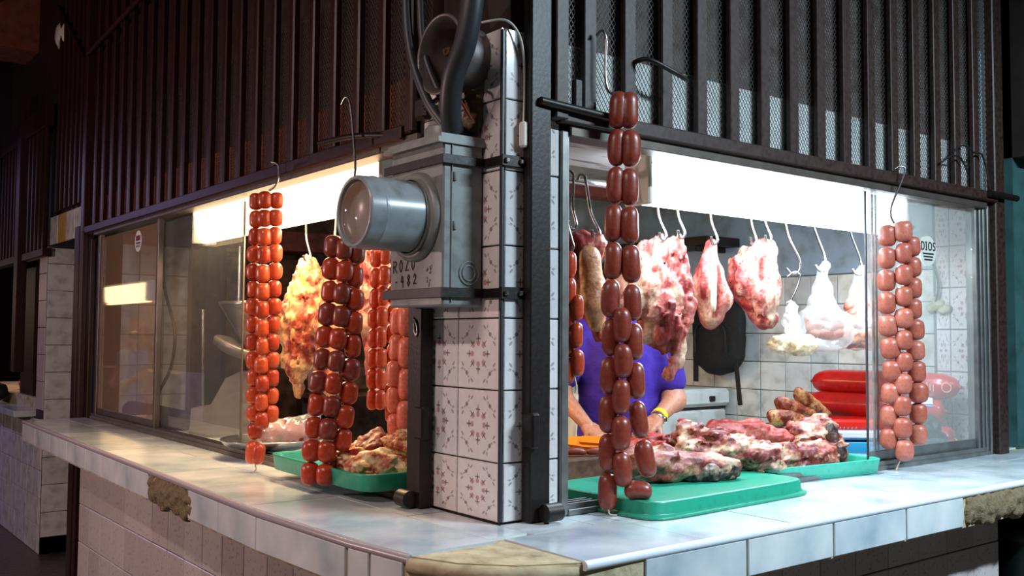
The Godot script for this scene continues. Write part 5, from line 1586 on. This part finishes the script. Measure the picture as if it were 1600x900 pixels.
	# butcher's block, scraper, knife
	t = thing("chopping_block", "thick brown wooden chopping block in front of the butcher", "chopping block", v3(0.85, CT, -0.57))
	part(t, "slab", bx(v3(0.8, 0.09, 0.3), 0.008), "block_wood", at(0, 0.046, 0))
	t = thing("scraper", "flat orange plastic scraper lying on the chopping block", "scraper", v3(0.83, CT + 0.1, -0.58))
	t.rotation_degrees = v3(0, -62, 0)
	g = G.new()
	g.slab([Vector2(-0.13, -0.012), Vector2(-0.12, -0.02), Vector2(0.16, -0.04), Vector2(0.17, 0.035), Vector2(0.02, 0.03), Vector2(-0.12, 0.01)], 0.0, 0.012)
	g.slab([Vector2(0.0, -0.02), Vector2(0.17, -0.03), Vector2(0.17, 0.02), Vector2(0.0, 0.015)], 0.012, 0.022)
	part(t, "blade", g.mesh(), "orange_plastic", Transform3D(Basis(Vector3.RIGHT, 0.6), v3(0, 0.02, 0)))
	t = thing("sausage_coil", "thin dark sausages lying on the chopping block by the frame", "sausages", v3(0.66, CT + 0.093, -0.5))
	for k in 4:
		part(t, "link", link_mesh(0.075, 0.012, 0.004), "sausage_brown", Transform3D(Basis(v3(0, 1, 0), v3(0.85, 0, 0.5).normalized(), v3(0, 1, 0).cross(v3(0.85, 0, 0.5).normalized())), v3(-0.08 + 0.066 * k, 0.013, -0.05 + 0.037 * k)))
	t = thing("knife", "butcher's knife with a white handle behind the meat", "knife", v3(1.33, CT + 0.095, -0.5))
	t.rotation_degrees.y = -20
	part(t, "handle", pipe([v3(-0.07, 0, 0), v3(-0.065, 0, 0), v3(-0.02, 0, 0), v3(0.05, 0, 0), v3(0.06, 0, 0)], [0.008, 0.015, 0.013, 0.015, 0.012], 12), "white_plastic")
	g = G.new()
	g.slab([Vector2(0.06, -0.018), Vector2(0.2, -0.015), Vector2(0.26, 0.012), Vector2(0.06, 0.014)], -0.0012, 0.0012)
	part(t, "blade", g.mesh(), "steel")
	# left window goods
	t = tray("green_tray", "dark green tray of chicken pieces in the left window by the pillar", v3(0.03, CT + 0.036, -0.85), -90.0, 0.72, 0.36, 0.055, "green_plastic")
	gr = "meat pieces in the left window's tray"
	var lp := [[v3(-0.04, 0, -0.62), "pale yellow-skinned piece nearest the pillar in the green tray"], [v3(0.06, 0, -0.72), "yellow fat piece with red lean at the front of the green tray"], [v3(-0.02, 0, -0.83), "red ragged piece in the middle of the green tray"], [v3(0.1, 0, -0.9), "fatty piece at the back of the green tray"], [v3(0.1, 0.055, -0.66), "topmost fatty piece of the heap in the green tray"], [v3(0.02, 0.05, -0.76), "small red and white piece on top of the heap in the green tray"], [v3(-0.06, 0, -0.74), "red lean piece at the rim of the green tray"]]
	for k in 7:
		var w: Vector3 = lp[k][0]
		cut("meat_piece", lp[k][1], gr, v3(w.x, CT + 0.046 + w.y, w.z),
			[[v3(-0.06, 0.04, 0), v3(0.03, 0.045, 0), 0.035, 0.045], [v3(0.02, 0.04, 0.02), v3(0.08, 0.03, 0.02), 0.04, 0.025], [v3(-0.04, 0.05, 0.03), v3(0.02, 0.06, 0.02), 0.03, 0.03]], [RED, YELLOW, PALE, YELLOW, YELLOW, BONY, YELLOW][k] if k != 0 else [lin(0.7, 0.3, 0.24), lin(0.84, 0.6, 0.45), lin(0.9, 0.78, 0.52), lin(0.92, 0.84, 0.66)], 150 + k, 0.014, 0.007, [-37.9, -60, 10, -20, -70, 40, -50][k], v3(1.05, 1.1, 1.05), 24.0, 20.0)
	t = thing("scale_pan", "shallow round steel pan under the bagged liver in the left window", "pan", v3(0.12, CT + 0.034, -1.78))
	g = G.new()
	g.lathe([Vector2(0.0001, 0.0), Vector2(0.12, 0.0), Vector2(0.19, 0.02), Vector2(0.215, 0.045), Vector2(0.22, 0.045), Vector2(0.2, 0.02), Vector2(0.12, 0.004), Vector2(0.0001, 0.004)], 36)
	part(t, "dish", g.mesh(), "steel")
	part(t, "rim", pipe(ring(0.217, 0.045, 36), 0.004, 6, true), "steel")
	t = thing("bagged_liver", "dark red liver in a clear bag on the steel pan", "meat", v3(0.16, CT + 0.045, -1.74))
	t.rotation_degrees.y = -37.9
	g = G.new()
	g.blob([[v3(-0.06, 0.05, 0), v3(0.06, 0.05, 0), 0.055, 0.05], [v3(0.0, 0.07, 0), v3(0.08, 0.04, 0.02), 0.05, 0.03]], 0.009, 0.03, 0.006, 14.0, [RED[0], RED[1], lin(0.5, 0.12, 0.12)], 161)
	part(t, "flesh", g.mesh(), "meat")
	g = G.new()
	g.blob([[v3(-0.06, 0.055, 0), v3(0.07, 0.055, 0), 0.066, 0.06], [v3(0.04, 0.08, 0), v3(0.12, 0.12, -0.02), 0.04, 0.03]], 0.01, 0.03, 0.008, 20.0)
	part(t, "bag", g.mesh(), "clear_film")
	t = tray("steel_tray", "steel tray with bagged red meat behind the green tray, left window", v3(0.36, CT, -1.15), -90.0, 0.6, 0.3, 0.05, "steel")
	t = cut("meat_piece", "red wrapped meat in the steel tray of the left window", "", v3(0.34, CT + 0.02, -1.1),
		[[v3(-0.1, 0.05, 0), v3(0.1, 0.045, 0), 0.045, 0.04]], [RED[1], lin(0.75, 0.12, 0.1), lin(0.8, 0.2, 0.16)], 171, 0.006, 0.008)
	g = G.new()
	g.blob([[v3(-0.1, 0.055, 0), v3(0.1, 0.055, 0), 0.055, 0.05], [v3(0.0, 0.08, 0), v3(0.03, 0.13, 0), 0.04, 0.02]], 0.01, 0.03, 0.008, 20.0)
	part(t, "bag", g.mesh(), "clear_film")
	part(t, "blue_tie", bx(v3(0.05, 0.06, 0.02), 0.006), "trousers", at(0.05, 0.13, -0.03))


# ---------------------------------------------------------------- machine and furniture
func interior() -> void:
	# meat grinder
	var t := thing("meat_grinder", "grey cast metal meat grinder with a round hopper in the left window", "grinder", v3(0.3, CT, -2.75))
	t.rotation_degrees.y = -37.9
	var g := G.new()
	# body: stepped outline extruded across
	var prof := [Vector2(-0.16, 0.0), Vector2(0.2, 0.0), Vector2(0.2, 0.34), Vector2(0.1, 0.34), Vector2(0.02, 0.3), Vector2(-0.05, 0.17), Vector2(-0.1, 0.15), Vector2(-0.15, 0.15)]
	g.xf = Transform3D(Basis(v3(1, 0, 0), v3(0, 0, -1), v3(0, 1, 0)), Vector3.ZERO)
	g.slab(prof, -0.12, 0.12)
	var gb := part(t, "body", g.mesh(), "cast_metal")
	g = G.new()
	g.xf = Transform3D(Basis(v3(0, 0, 1), -0.35), v3(0.12, 0.42, 0.02))
	g.lathe([Vector2(0.16, -0.02), Vector2(0.2, 0.0), Vector2(0.205, 0.03), Vector2(0.195, 0.04), Vector2(0.17, 0.02), Vector2(0.1, -0.01), Vector2(0.0001, -0.02)], 36)
	part(t, "feed_bowl", g.mesh(), "cast_metal")
	g = G.new()
	g.lathe([Vector2(0.07, 0.42), Vector2(0.08, 0.45), Vector2(0.22, 0.68), Vector2(0.225, 0.7), Vector2(0.21, 0.69), Vector2(0.07, 0.46)], 32, v3(0.14, 0, -0.12))
	part(t, "hopper", g.mesh(), "steel")
	piece(gb, "neck", pipe([v3(0.14, 0.3, -0.1), v3(0.14, 0.45, -0.12)], 0.07, 18), "cast_metal")
	part(t, "guard_rod", pipe([v3(-0.16, 0.15, -0.1), v3(-0.17, 0.66, -0.1)], 0.008, 8), "steel")
	part(t, "guard_rod", pipe([v3(0.02, 0.68, -0.1), v3(0.02, 1.0, -0.1)], 0.008, 8), "steel")
	# dark roll on the counter behind the glass
	t = thing("rolled_mat", "black rolled mat lying on the counter behind the dusty pane", "mat", v3(0.2, CT + 0.055, -3.6))
	g = G.new()
	g.tube([v3(0, 0, -0.5), v3(0, 0, -0.46), v3(0.01, 0, 0.1), v3(0, 0, 0.46), v3(0, 0, 0.5)], [0.04, 0.055, 0.055, 0.055, 0.04], 18)
	part(t, "roll", g.mesh(), "black_cloth")
	part(t, "flap", bx(v3(0.14, 0.01, 0.9), 0.003), "black_cloth", at(0.07, -0.045, 0))
	t = thing("hanging_cable", "black cable hanging behind the dusty pane", "cable", v3(0.12, CT, -3.3))
	part(t, "cord", pipe(curve([v3(0, 1.1, 0.0), v3(0.0, 0.8, 0.05), v3(0.02, 0.55, 0.18), v3(0.02, 0.35, 0.14), v3(0, 0.2, 0.0), v3(-0.01, 0.1, -0.1), v3(0.0, 0.02, -0.25)]), 0.009, 8), "rubber")
	# shelving and door frame at the rear
	t = thing("dark_cupboard", "dark wooden cupboard at the rear seen through the left window", "cupboard", v3(1.08, 0.22, -4.1))
	part(t, "side_post", bx(v3(0.14, 1.95, 0.12), 0.006), "dark_wood", at(-0.4, 0.98, 0.1))
	part(t, "side_post", bx(v3(0.14, 1.95, 0.12), 0.006), "dark_wood", at(0.3, 0.98, 0.1))
	part(t, "panel", bx(v3(0.6, 1.9, 0.05), 0.004), "brown_board", at(-0.02, 0.96, 0.0))
	part(t, "top_board", bx(v3(0.95, 0.14, 0.3), 0.006), "red_wood", at(0, 2.02, 0.05))
	t = thing("storage_rack", "tall steel-framed rack deep in the left window", "rack", v3(1.5, 0.22, -3.6))
	for x in [-0.35, 0.35]:
		part(t, "upright", bx(v3(0.05, 1.9, 0.05), 0.004), "dark_wood", at(x, 0.96, 0))
	for y in [0.5, 1.0, 1.5]:
		part(t, "shelf", bx(v3(0.8, 0.03, 0.35), 0.004), "brown_board", at(0, y, 0))
	for j in 3:
		for k in 3:
			var tub := thing("storage_tub", "%s tub on the %s shelf of the rack in the left window" % [["white", "brown", "grey"][k], ["bottom", "middle", "top"][j]], "tub", v3(1.25 + 0.25 * k, 0.22 + [0.516, 1.016, 1.516][j], -3.6), "tubs on the storage rack")
			part(tub, "bin", bx(v3(0.18, 0.18, 0.25), 0.02), ["white_plastic", "brown_board", "grey_enamel"][k], at(0, 0.09, 0))
			part(tub, "rim", bx(v3(0.19, 0.016, 0.26), 0.005), ["white_plastic", "brown_board", "grey_enamel"][k], at(0, 0.175, 0))
	# beam and cloth seen through the right window
	t = thing("ceiling_joist", "red-brown wooden joist under the stall's ceiling", "joist", v3(1.7, 2.32, -1.5))
	part(t, "timber", bx(v3(2.0, 0.09, 0.09), 0.006), "red_wood", at(0, 0.045, 0))
	part(t, "cable", pipe(curve([v3(-0.9, 0.12, 0.05), v3(-0.3, 0.06, 0.055), v3(0.1, 0.085, 0.055), v3(0.9, 0.06, 0.055)]), 0.008, 8), "white_plastic")
	t = thing("wall_shelf", "dark wooden shelf high on the side wall", "shelf", v3(2.65, 2.12, -2.2))
	part(t, "board", bx(v3(0.28, 0.05, 1.6), 0.004), "dark_wood", at(0, 0.03, 0))
	for z in [-0.7, 0.0, 0.7]:
		part(t, "bracket", bx(v3(0.24, 0.03, 0.03), 0.004), "dark_wood", at(0, -0.01, z))
	t = thing("blue_cloth", "pale blue cloth hanging at the back of the stall", "cloth", v3(2.55, 1.6, -2.4))
	g = G.new()
	var p := PackedVector3Array()
	for j in 7:
		for i in 25:
			p.append(v3(0.02 * sin(i * 1.1) * (1.4 - j * 0.1), j * 0.085, -0.35 + i * 0.03))
	g.grid(p, 25, 7, false)
	part(t, "drape", g.mesh(), "blue_cloth")
	part(t, "cord", pipe([v3(0, 0.52, -0.4), v3(0, 0.52, 0.42)], 0.006, 6), "rubber")
	# freezer
	t = thing("chest_freezer", "white chest freezer behind the butcher with a chipped lid", "freezer", v3(2.2, 0.22, -1.85))
	part(t, "cabinet", bx(v3(1.15, 0.98, 0.72), 0.015), "white_paint", at(0, 0.49, 0))
	var fl := part(t, "lid", bx(v3(1.18, 0.1, 0.76), 0.02), "white_paint", at(0, 1.045, 0.0))
	piece(fl, "seal", bx(v3(1.14, 0.012, 0.71), 0.002), "rubber", at(0, 0.987, 0.003))
	piece(fl, "hinge_cap", bx(v3(0.04, 0.03, 0.02), 0.004), "black_iron", at(0.42, 1.04, 0.385))
	# backpack on the wall
	t = thing("backpack", "black backpack hanging on the tiled wall above the freezer", "backpack", v3(2.68, 1.42, -1.47))
	t.rotation_degrees.y = -90
	g = G.new()
	g.blob([[v3(0, 0.1, 0), v3(0, 0.34, 0), 0.13, 0.12], [v3(-0.08, 0.1, 0), v3(-0.09, 0.3, 0), 0.1, 0.1], [v3(0.08, 0.1, 0), v3(0.09, 0.3, 0), 0.1, 0.1], [v3(0, 0.1, 0.05), v3(0, 0.2, 0.05), 0.09, 0.09]], 0.014, 0.05, 0.006, 9.0, [], 3, v3(1.0, 1.0, 0.5))
	var bs := part(t, "sack", g.mesh(), "black_cloth")
	piece(bs, "pocket_zip", pipe(curve([v3(-0.11, 0.1, 0.07), v3(-0.1, 0.24, 0.075), v3(0, 0.28, 0.075), v3(0.1, 0.24, 0.075), v3(0.11, 0.1, 0.07)]), 0.005, 6), "rubber")
	part(t, "strap", bx(v3(0.03, 0.34, 0.008), 0.003), "black_cloth", Transform3D(Basis(v3(0, 0, 1), 0.12), v3(0.15, -0.02, 0.02)))
	part(t, "strap", bx(v3(0.035, 0.2, 0.008), 0.003), "black_cloth", at(-0.15, 0.03, 0.02))
	piece(bs, "grab_loop", pipe(curve([v3(-0.04, 0.44, 0), v3(0, 0.5, 0), v3(0.04, 0.44, 0)]), 0.007, 6), "black_cloth")
	# wire and plaster lump on the side wall
	t = thing("wall_wire", "grey wire ending in a white plaster lump on the tiled wall behind the glass", "wire", v3(2.79, 1.75, -0.23))
	part(t, "wire", pipe(curve([v3(-0.01, 0.02, 0), v3(-0.015, 0.1, 0.02), v3(-0.012, 0.2, 0.0), v3(-0.012, 0.28, -0.06), v3(-0.012, 0.31, -0.12)]), 0.006, 8), "cable_grey")
	g = G.new()
	g.blob([[v3(0, 0.0, -0.03), v3(0, 0.02, 0.02), 0.02, 0.022], [v3(0, -0.01, 0.03), v3(0, 0.0, 0.06), 0.018, 0.015], [v3(0, 0.04, -0.01), v3(0, 0.02, 0), 0.014, 0.014]], 0.006, 0.015, 0.006, 40.0)
	part(t, "plaster_lump", g.mesh(), "concrete")
	# stickers
	t = thing("round_sticker", "round pale sticker reading DIOS on the right glass pane", "sticker", v3(2.33, 1.985, -0.014))
	g = G.new()
	g.xf = Transform3D(Basis(v3(1, 0, 0), v3(0, 0, 1), v3(0, -1, 0)), Vector3.ZERO)
	g.lathe([Vector2(0.065, -0.0003), Vector2(0.065, 0.0006), Vector2(0.0001, 0.0006)], 32)
	part(t, "disc", g.mesh(), "white_plastic")
	words(t, "DIOS", 0.04, v3(0, 0.02, 0.001), "cable_grey")
	for k in 3:
		part(t, "small_print", bx(v3(0.09 - 0.012 * k, 0.007, 0.0006), 0), "cable_grey", at(0, -0.012 - 0.013 * k, 0.001))
	t = thing("round_sticker", "round sticker with a white rim on the dusty left pane", "sticker", v3(0.014, 2.125, -3.38))
	t.rotation_degrees.y = -90
	g = G.new()
	g.xf = Transform3D(Basis(v3(1, 0, 0), v3(0, 0, 1), v3(0, -1, 0)), Vector3.ZERO)
	g.lathe([Vector2(0.06, -0.0003), Vector2(0.06, 0.0006), Vector2(0.0001, 0.0006)], 32)
	part(t, "disc", g.mesh(), "white_plastic")
	part(t, "print", bx(v3(0.08, 0.03, 0.0006), 0), "red_wood", at(0, 0.018, 0.001))
	part(t, "print", bx(v3(0.08, 0.01, 0.0006), 0), "cable_grey", at(0, -0.01, 0.001))
	part(t, "print", bx(v3(0.07, 0.014, 0.0006), 0), "grey_enamel", at(0, -0.027, 0.001))
	# what the dusty pane mirrors: a lit stall across the left aisle
	t = thing("opposite_stall", "stall across the left aisle, mirrored in the dusty pane", "stall", v3(-2.6, 0, -12.2))
	part(t, "counter_base", bx(v3(0.3, 1.1, 4.0), 0.01), "base_tile_0", at(-0.1, 0.55, 0))
	part(t, "red_panel", bx(v3(0.04, 0.5, 0.9), 0.01), "red_wood", at(-0.3, 1.55, -0.9))
	part(t, "back_board", bx(v3(0.04, 2.2, 4.0), 0.01), "brown_board", at(-0.45, 2.1, 0))
	batten("warm fluorescent lamp of the stall across the left aisle", v3(-2.5, 2.3, -12.2), PI / 2, 2.0, 0.24, "warm_glow", Color(1.0, 0.75, 0.48), 1.2)


func words(t: Node3D, text: String, h: float, where: Vector3, material: String) -> void:
	var tm := TextMesh.new()
	var f := SystemFont.new()
	f.font_names = PackedStringArray(["Droid Sans"])
	f.font_weight = 700
	tm.font = f
	tm.text = text
	tm.font_size = 32
	tm.pixel_size = h / 24.0
	tm.depth = 0.0006
	part(t, "lettering", tm, material, Transform3D(Basis(), where))


# ---------------------------------------------------------------- people
func hand(g: G, wrist: Vector3, fwd: Vector3, palm: Vector3, thumb_side: float, curl: float) -> void:
	var s := fwd.cross(palm).normalized() * thumb_side
	var b := []
	for k in 4:
		var off := (k - 1.5) * 0.02
		b.append([wrist + s * off * 0.6, wrist + fwd * 0.085 + s * off, 0.019, 0.0135])
		var base := wrist + fwd * 0.085 + s * off
		var len_: float = [0.036, 0.045, 0.048, 0.042][k]
		var d := fwd.rotated(s * thumb_side, 0.0)
		var dd := (fwd * cos(curl * 0.6) + palm * sin(curl * 0.6)).normalized()
		var e := base + dd * len_
		b.append([base, e, 0.0105, 0.0095])
		dd = (fwd * cos(curl * 1.5) + palm * sin(curl * 1.5)).normalized()
		b.append([e, e + dd * len_ * 0.7, 0.0095, 0.0085])
		var e2 := e + dd * len_ * 0.7
		dd = (fwd * cos(curl * 2.2) + palm * sin(curl * 2.2)).normalized()
		b.append([e2, e2 + dd * len_ * 0.5, 0.0085, 0.0075])
	var tb := wrist + fwd * 0.025 + s * 0.028
	var te := tb + (fwd * 0.6 + s * 0.6 + palm * 0.5).normalized() * 0.045
	b.append([wrist + s * 0.012, tb, 0.018, 0.015])
	b.append([tb, te, 0.014, 0.011])
	b.append([te, te + (fwd * 0.85 + palm * 0.5).normalized() * 0.032, 0.011, 0.009])
	g.blob(b, 0.0042, 0.008)


func butcher() -> void:
	# local frame: x across the view to the right, z towards the viewer, y up from the stall floor
	var t := thing("person", "person in a purple T-shirt working at the block behind the right window", "person", v3(1.4, 0.22, -0.965))
	t.rotation_degrees.y = -37.9
	var sl := v3(-0.19, 1.4, 0.0)
	var sr := v3(0.19, 1.4, 0.0)
	var el := v3(-0.27, 1.14, 0.1)
	var er := v3(0.235, 1.11, 0.08)
	var wl := v3(-0.155, 1.005, 0.27)
	var wr := v3(0.125, 1.035, 0.26)
	var body := [
		[v3(0, 1.0, 0), v3(0, 1.3, 0.01), 0.12, 0.14], [v3(-0.06, 1.05, 0), v3(-0.08, 1.33, 0), 0.1, 0.09], [v3(0.06, 1.05, 0), v3(0.08, 1.33, 0), 0.1, 0.09], [sl, sr, 0.055, 0.055],
		[v3(-0.07, 0.95, 0), v3(-0.1, 0.5, 0.01), 0.1, 0.065], [v3(0.07, 0.95, 0), v3(0.1, 0.5, 0.01), 0.1, 0.065], [v3(-0.1, 0.5, 0.01), v3(-0.11, 0.09, -0.02), 0.06, 0.04], [v3(0.1, 0.5, 0.01), v3(0.11, 0.09, -0.02), 0.06, 0.04],
		[v3(-0.11, 0.05, -0.04), v3(-0.12, 0.04, 0.12), 0.04, 0.035], [v3(0.11, 0.05, -0.04), v3(0.12, 0.04, 0.12), 0.04, 0.035],
		[v3(0, 1.38, 0), v3(0, 1.5, 0.03), 0.06, 0.055], [sl, el, 0.052, 0.043], [sr, er, 0.052, 0.045], [el, wl, 0.043, 0.027], [er, wr, 0.045, 0.028]]
	var g := G.new()
	g.blob(body, 0.013, 0.04)
	# head, bent over the work
	g.blob([[v3(0, 1.5, 0.03), v3(0, 1.56, 0.06), 0.055, 0.06], [v3(0, 1.64, 0.03), v3(0, 1.62, 0.08), 0.082, 0.07], [v3(0, 1.6, 0.07), v3(0, 1.545, 0.11), 0.06, 0.035], [v3(0, 1.6, 0.145), v3(0, 1.575, 0.165), 0.01, 0.014], [v3(-0.082, 1.6, 0.05), v3(-0.082, 1.57, 0.05), 0.014, 0.01], [v3(0.082, 1.6, 0.05), v3(0.082, 1.57, 0.05), 0.014, 0.01]], 0.006, 0.02)
	hand(g, wl, v3(0.45, -0.25, 0.6).normalized(), v3(0.0, -0.9, -0.35).normalized(), -1.0, 0.6)
	hand(g, wr, v3(-0.5, -0.3, 0.6).normalized(), v3(0.0, -0.9, -0.35).normalized(), 1.0, 0.6)
	part(t, "body", g.mesh(), "skin")
	g = G.new()
	g.blob([[v3(0, 0.93, 0), v3(0, 1.3, 0.015), 0.15, 0.155], [v3(-0.06, 0.93, 0), v3(-0.08, 1.33, 0), 0.125, 0.105], [v3(0.06, 0.93, 0), v3(0.08, 1.33, 0), 0.125, 0.105], [sl, sr, 0.068, 0.068], [sl, sl.lerp(el, 0.72), 0.07, 0.066], [sr, sr.lerp(er, 0.72), 0.07, 0.068], [v3(0, 1.4, 0), v3(0, 1.43, 0.01), 0.07, 0.066]], 0.011, 0.04, 0.006, 9.0)
	part(t, "t_shirt", g.mesh(), "purple_cotton")
	g = G.new()
	g.blob([[v3(-0.07, 0.95, 0), v3(-0.1, 0.5, 0.01), 0.115, 0.08], [v3(0.07, 0.95, 0), v3(0.1, 0.5, 0.01), 0.115, 0.08], [v3(-0.1, 0.5, 0.01), v3(-0.11, 0.1, -0.02), 0.078, 0.065], [v3(0.1, 0.5, 0.01), v3(0.11, 0.1, -0.02), 0.078, 0.065]], 0.015, 0.03)
	part(t, "trousers", g.mesh(), "trousers")
	for s in [-1.0, 1.0]:
		g = G.new()
		g.blob([[v3(s * 0.11, 0.05, -0.04), v3(s * 0.12, 0.04, 0.13), 0.048, 0.042]], 0.012, 0.02)
		part(t, "shoe", g.mesh(), "rubber")
		g = G.new()
		g.lathe([Vector2(0.0001, -0.011), Vector2(0.008, -0.008), Vector2(0.011, 0), Vector2(0.008, 0.008), Vector2(0.0001, 0.011)], 12)
		part(t, "eye", g.mesh(), "eye_white", at(s * 0.03, 1.61, 0.135))
	part(t, "mouth", bx(v3(0.04, 0.008, 0.01), 0.003), "lips", at(0, 1.553, 0.14))
	g = G.new()
	g.blob([[v3(0, 1.67, 0.0), v3(0, 1.67, 0.06), 0.088, 0.08], [v3(0, 1.63, -0.02), v3(0, 1.56, -0.02), 0.085, 0.065]], 0.009, 0.03, 0.004, 40.0)
	part(t, "hair", g.mesh(), "hair")
	# yellow wristband and watch on the right-hand wrist in view
	for q in [[0.8, 0.036, 0.014, "wristband", "yellow_band"], [0.93, 0.033, 0.009, "watch_strap", "chrome"]]:
		var c := er.lerp(wr, q[0])
		var ax := (wr - er).normalized()
		var wb := part(t, q[3], pipe([c - ax * q[2], c - ax * q[2] * 0.6, c + ax * q[2] * 0.6, c + ax * q[2]], [q[1] * 0.96, q[1], q[1], q[1] * 0.96], 20), q[4])
		if q[3] == "watch_strap":
			piece(wb, "watch_case", bx(v3(0.022, 0.026, 0.024), 0.006), "chrome", Transform3D(Basis(Vector3.UP, 0.8), c + v3(0.028, 0.0, 0.022)))


func onlooker() -> void:
	# a seller across the aisle, seen only in the dusty pane's reflection
	var t := thing("person", "distant seller in a turquoise dress, mirrored in the dusty pane", "person", v3(-2.35, 0, -11.4))
	t.rotation_degrees.y = 60
	var g := G.new()
	var sl := v3(-0.17, 1.32, 0.0)
	var sr := v3(0.17, 1.32, 0.0)
	var el := v3(-0.24, 1.06, 0.04)
	var er := v3(0.24, 1.06, 0.04)
	var wl := v3(-0.12, 0.98, 0.22)
	var wr := v3(0.12, 0.98, 0.22)
	g.blob([[v3(0, 0.9, 0), v3(0, 1.25, 0), 0.13, 0.13], [sl, sr, 0.05, 0.05], [v3(0, 1.3, 0), v3(0, 1.42, 0.01), 0.055, 0.05], [sl, el, 0.05, 0.04], [sr, er, 0.05, 0.04], [el, wl, 0.04, 0.027], [er, wr, 0.04, 0.027], [v3(-0.08, 0.85, 0), v3(-0.09, 0.06, 0), 0.09, 0.045], [v3(0.08, 0.85, 0), v3(0.09, 0.06, 0), 0.09, 0.045], [v3(-0.09, 0.04, -0.02), v3(-0.1, 0.035, 0.12), 0.04, 0.032], [v3(0.09, 0.04, -0.02), v3(0.1, 0.035, 0.12), 0.04, 0.032]], 0.015, 0.04)
	g.blob([[v3(0, 1.53, 0), v3(0, 1.51, 0.04), 0.085, 0.075], [v3(0, 1.49, 0.03), v3(0, 1.44, 0.06), 0.06, 0.035], [v3(0, 1.5, 0.1), v3(0, 1.475, 0.12), 0.01, 0.013]], 0.008, 0.02)
	hand(g, wl, v3(0.5, -0.2, 0.6).normalized(), v3(0.0, -0.9, -0.35).normalized(), -1.0, 0.5)
	hand(g, wr, v3(-0.5, -0.2, 0.6).normalized(), v3(0.0, -0.9, -0.35).normalized(), 1.0, 0.5)
	part(t, "body", g.mesh(), "skin")
	g = G.new()
	g.blob([[v3(0, 0.95, 0), v3(0, 1.22, 0.0), 0.15, 0.15], [v3(0, 0.95, 0), v3(0, 0.45, 0), 0.16, 0.2], [sl, sr, 0.062, 0.062], [sl, sl.lerp(el, 0.5), 0.065, 0.06], [sr, sr.lerp(er, 0.5), 0.065, 0.06]], 0.015, 0.04)
	part(t, "dress", g.mesh(), "turquoise_cloth")
	g = G.new()
	g.blob([[v3(0, 1.56, -0.02), v3(0, 1.56, 0.02), 0.09, 0.08], [v3(0, 1.52, -0.04), v3(0, 1.4, -0.05), 0.08, 0.06]], 0.01, 0.03)
	part(t, "hair", g.mesh(), "hair")
	for s in [-1.0, 1.0]:
		g = G.new()
		g.lathe([Vector2(0.0001, -0.01), Vector2(0.01, 0), Vector2(0.0001, 0.01)], 10)
		part(t, "eye", g.mesh(), "eye_white", at(s * 0.03, 1.515, 0.105))
	part(t, "mouth", bx(v3(0.04, 0.008, 0.01), 0.003), "lips", at(0, 1.455, 0.092))


func _ready() -> void:
	rng.seed = 4711
	camera_and_light()
	materials()
	mat("bone", Color(0.92, 0.87, 0.78), 0.4)
	hall()
	# the two lamps inside the stall
	batten("long cool fluorescent lamp under the lintel of the right window", v3(1.57, 2.235, -0.2), 0.0, 1.66, 0.17, "cool_glow", Color(0.86, 0.95, 1.0), 3.0)
	batten("long warm fluorescent lamp under the lintel of the left window", v3(0.125, 2.235, -1.73), PI / 2, 1.88, 0.17, "warm_glow", Color(1.0, 0.85, 0.64), 3.6)
	counter()
	pillar()
	stall_shell()
	grilles()
	neighbours()
	meter()
	all_sausages()
	hanging_meat()
	counter_goods()
	interior()
	butcher()
	onlooker()
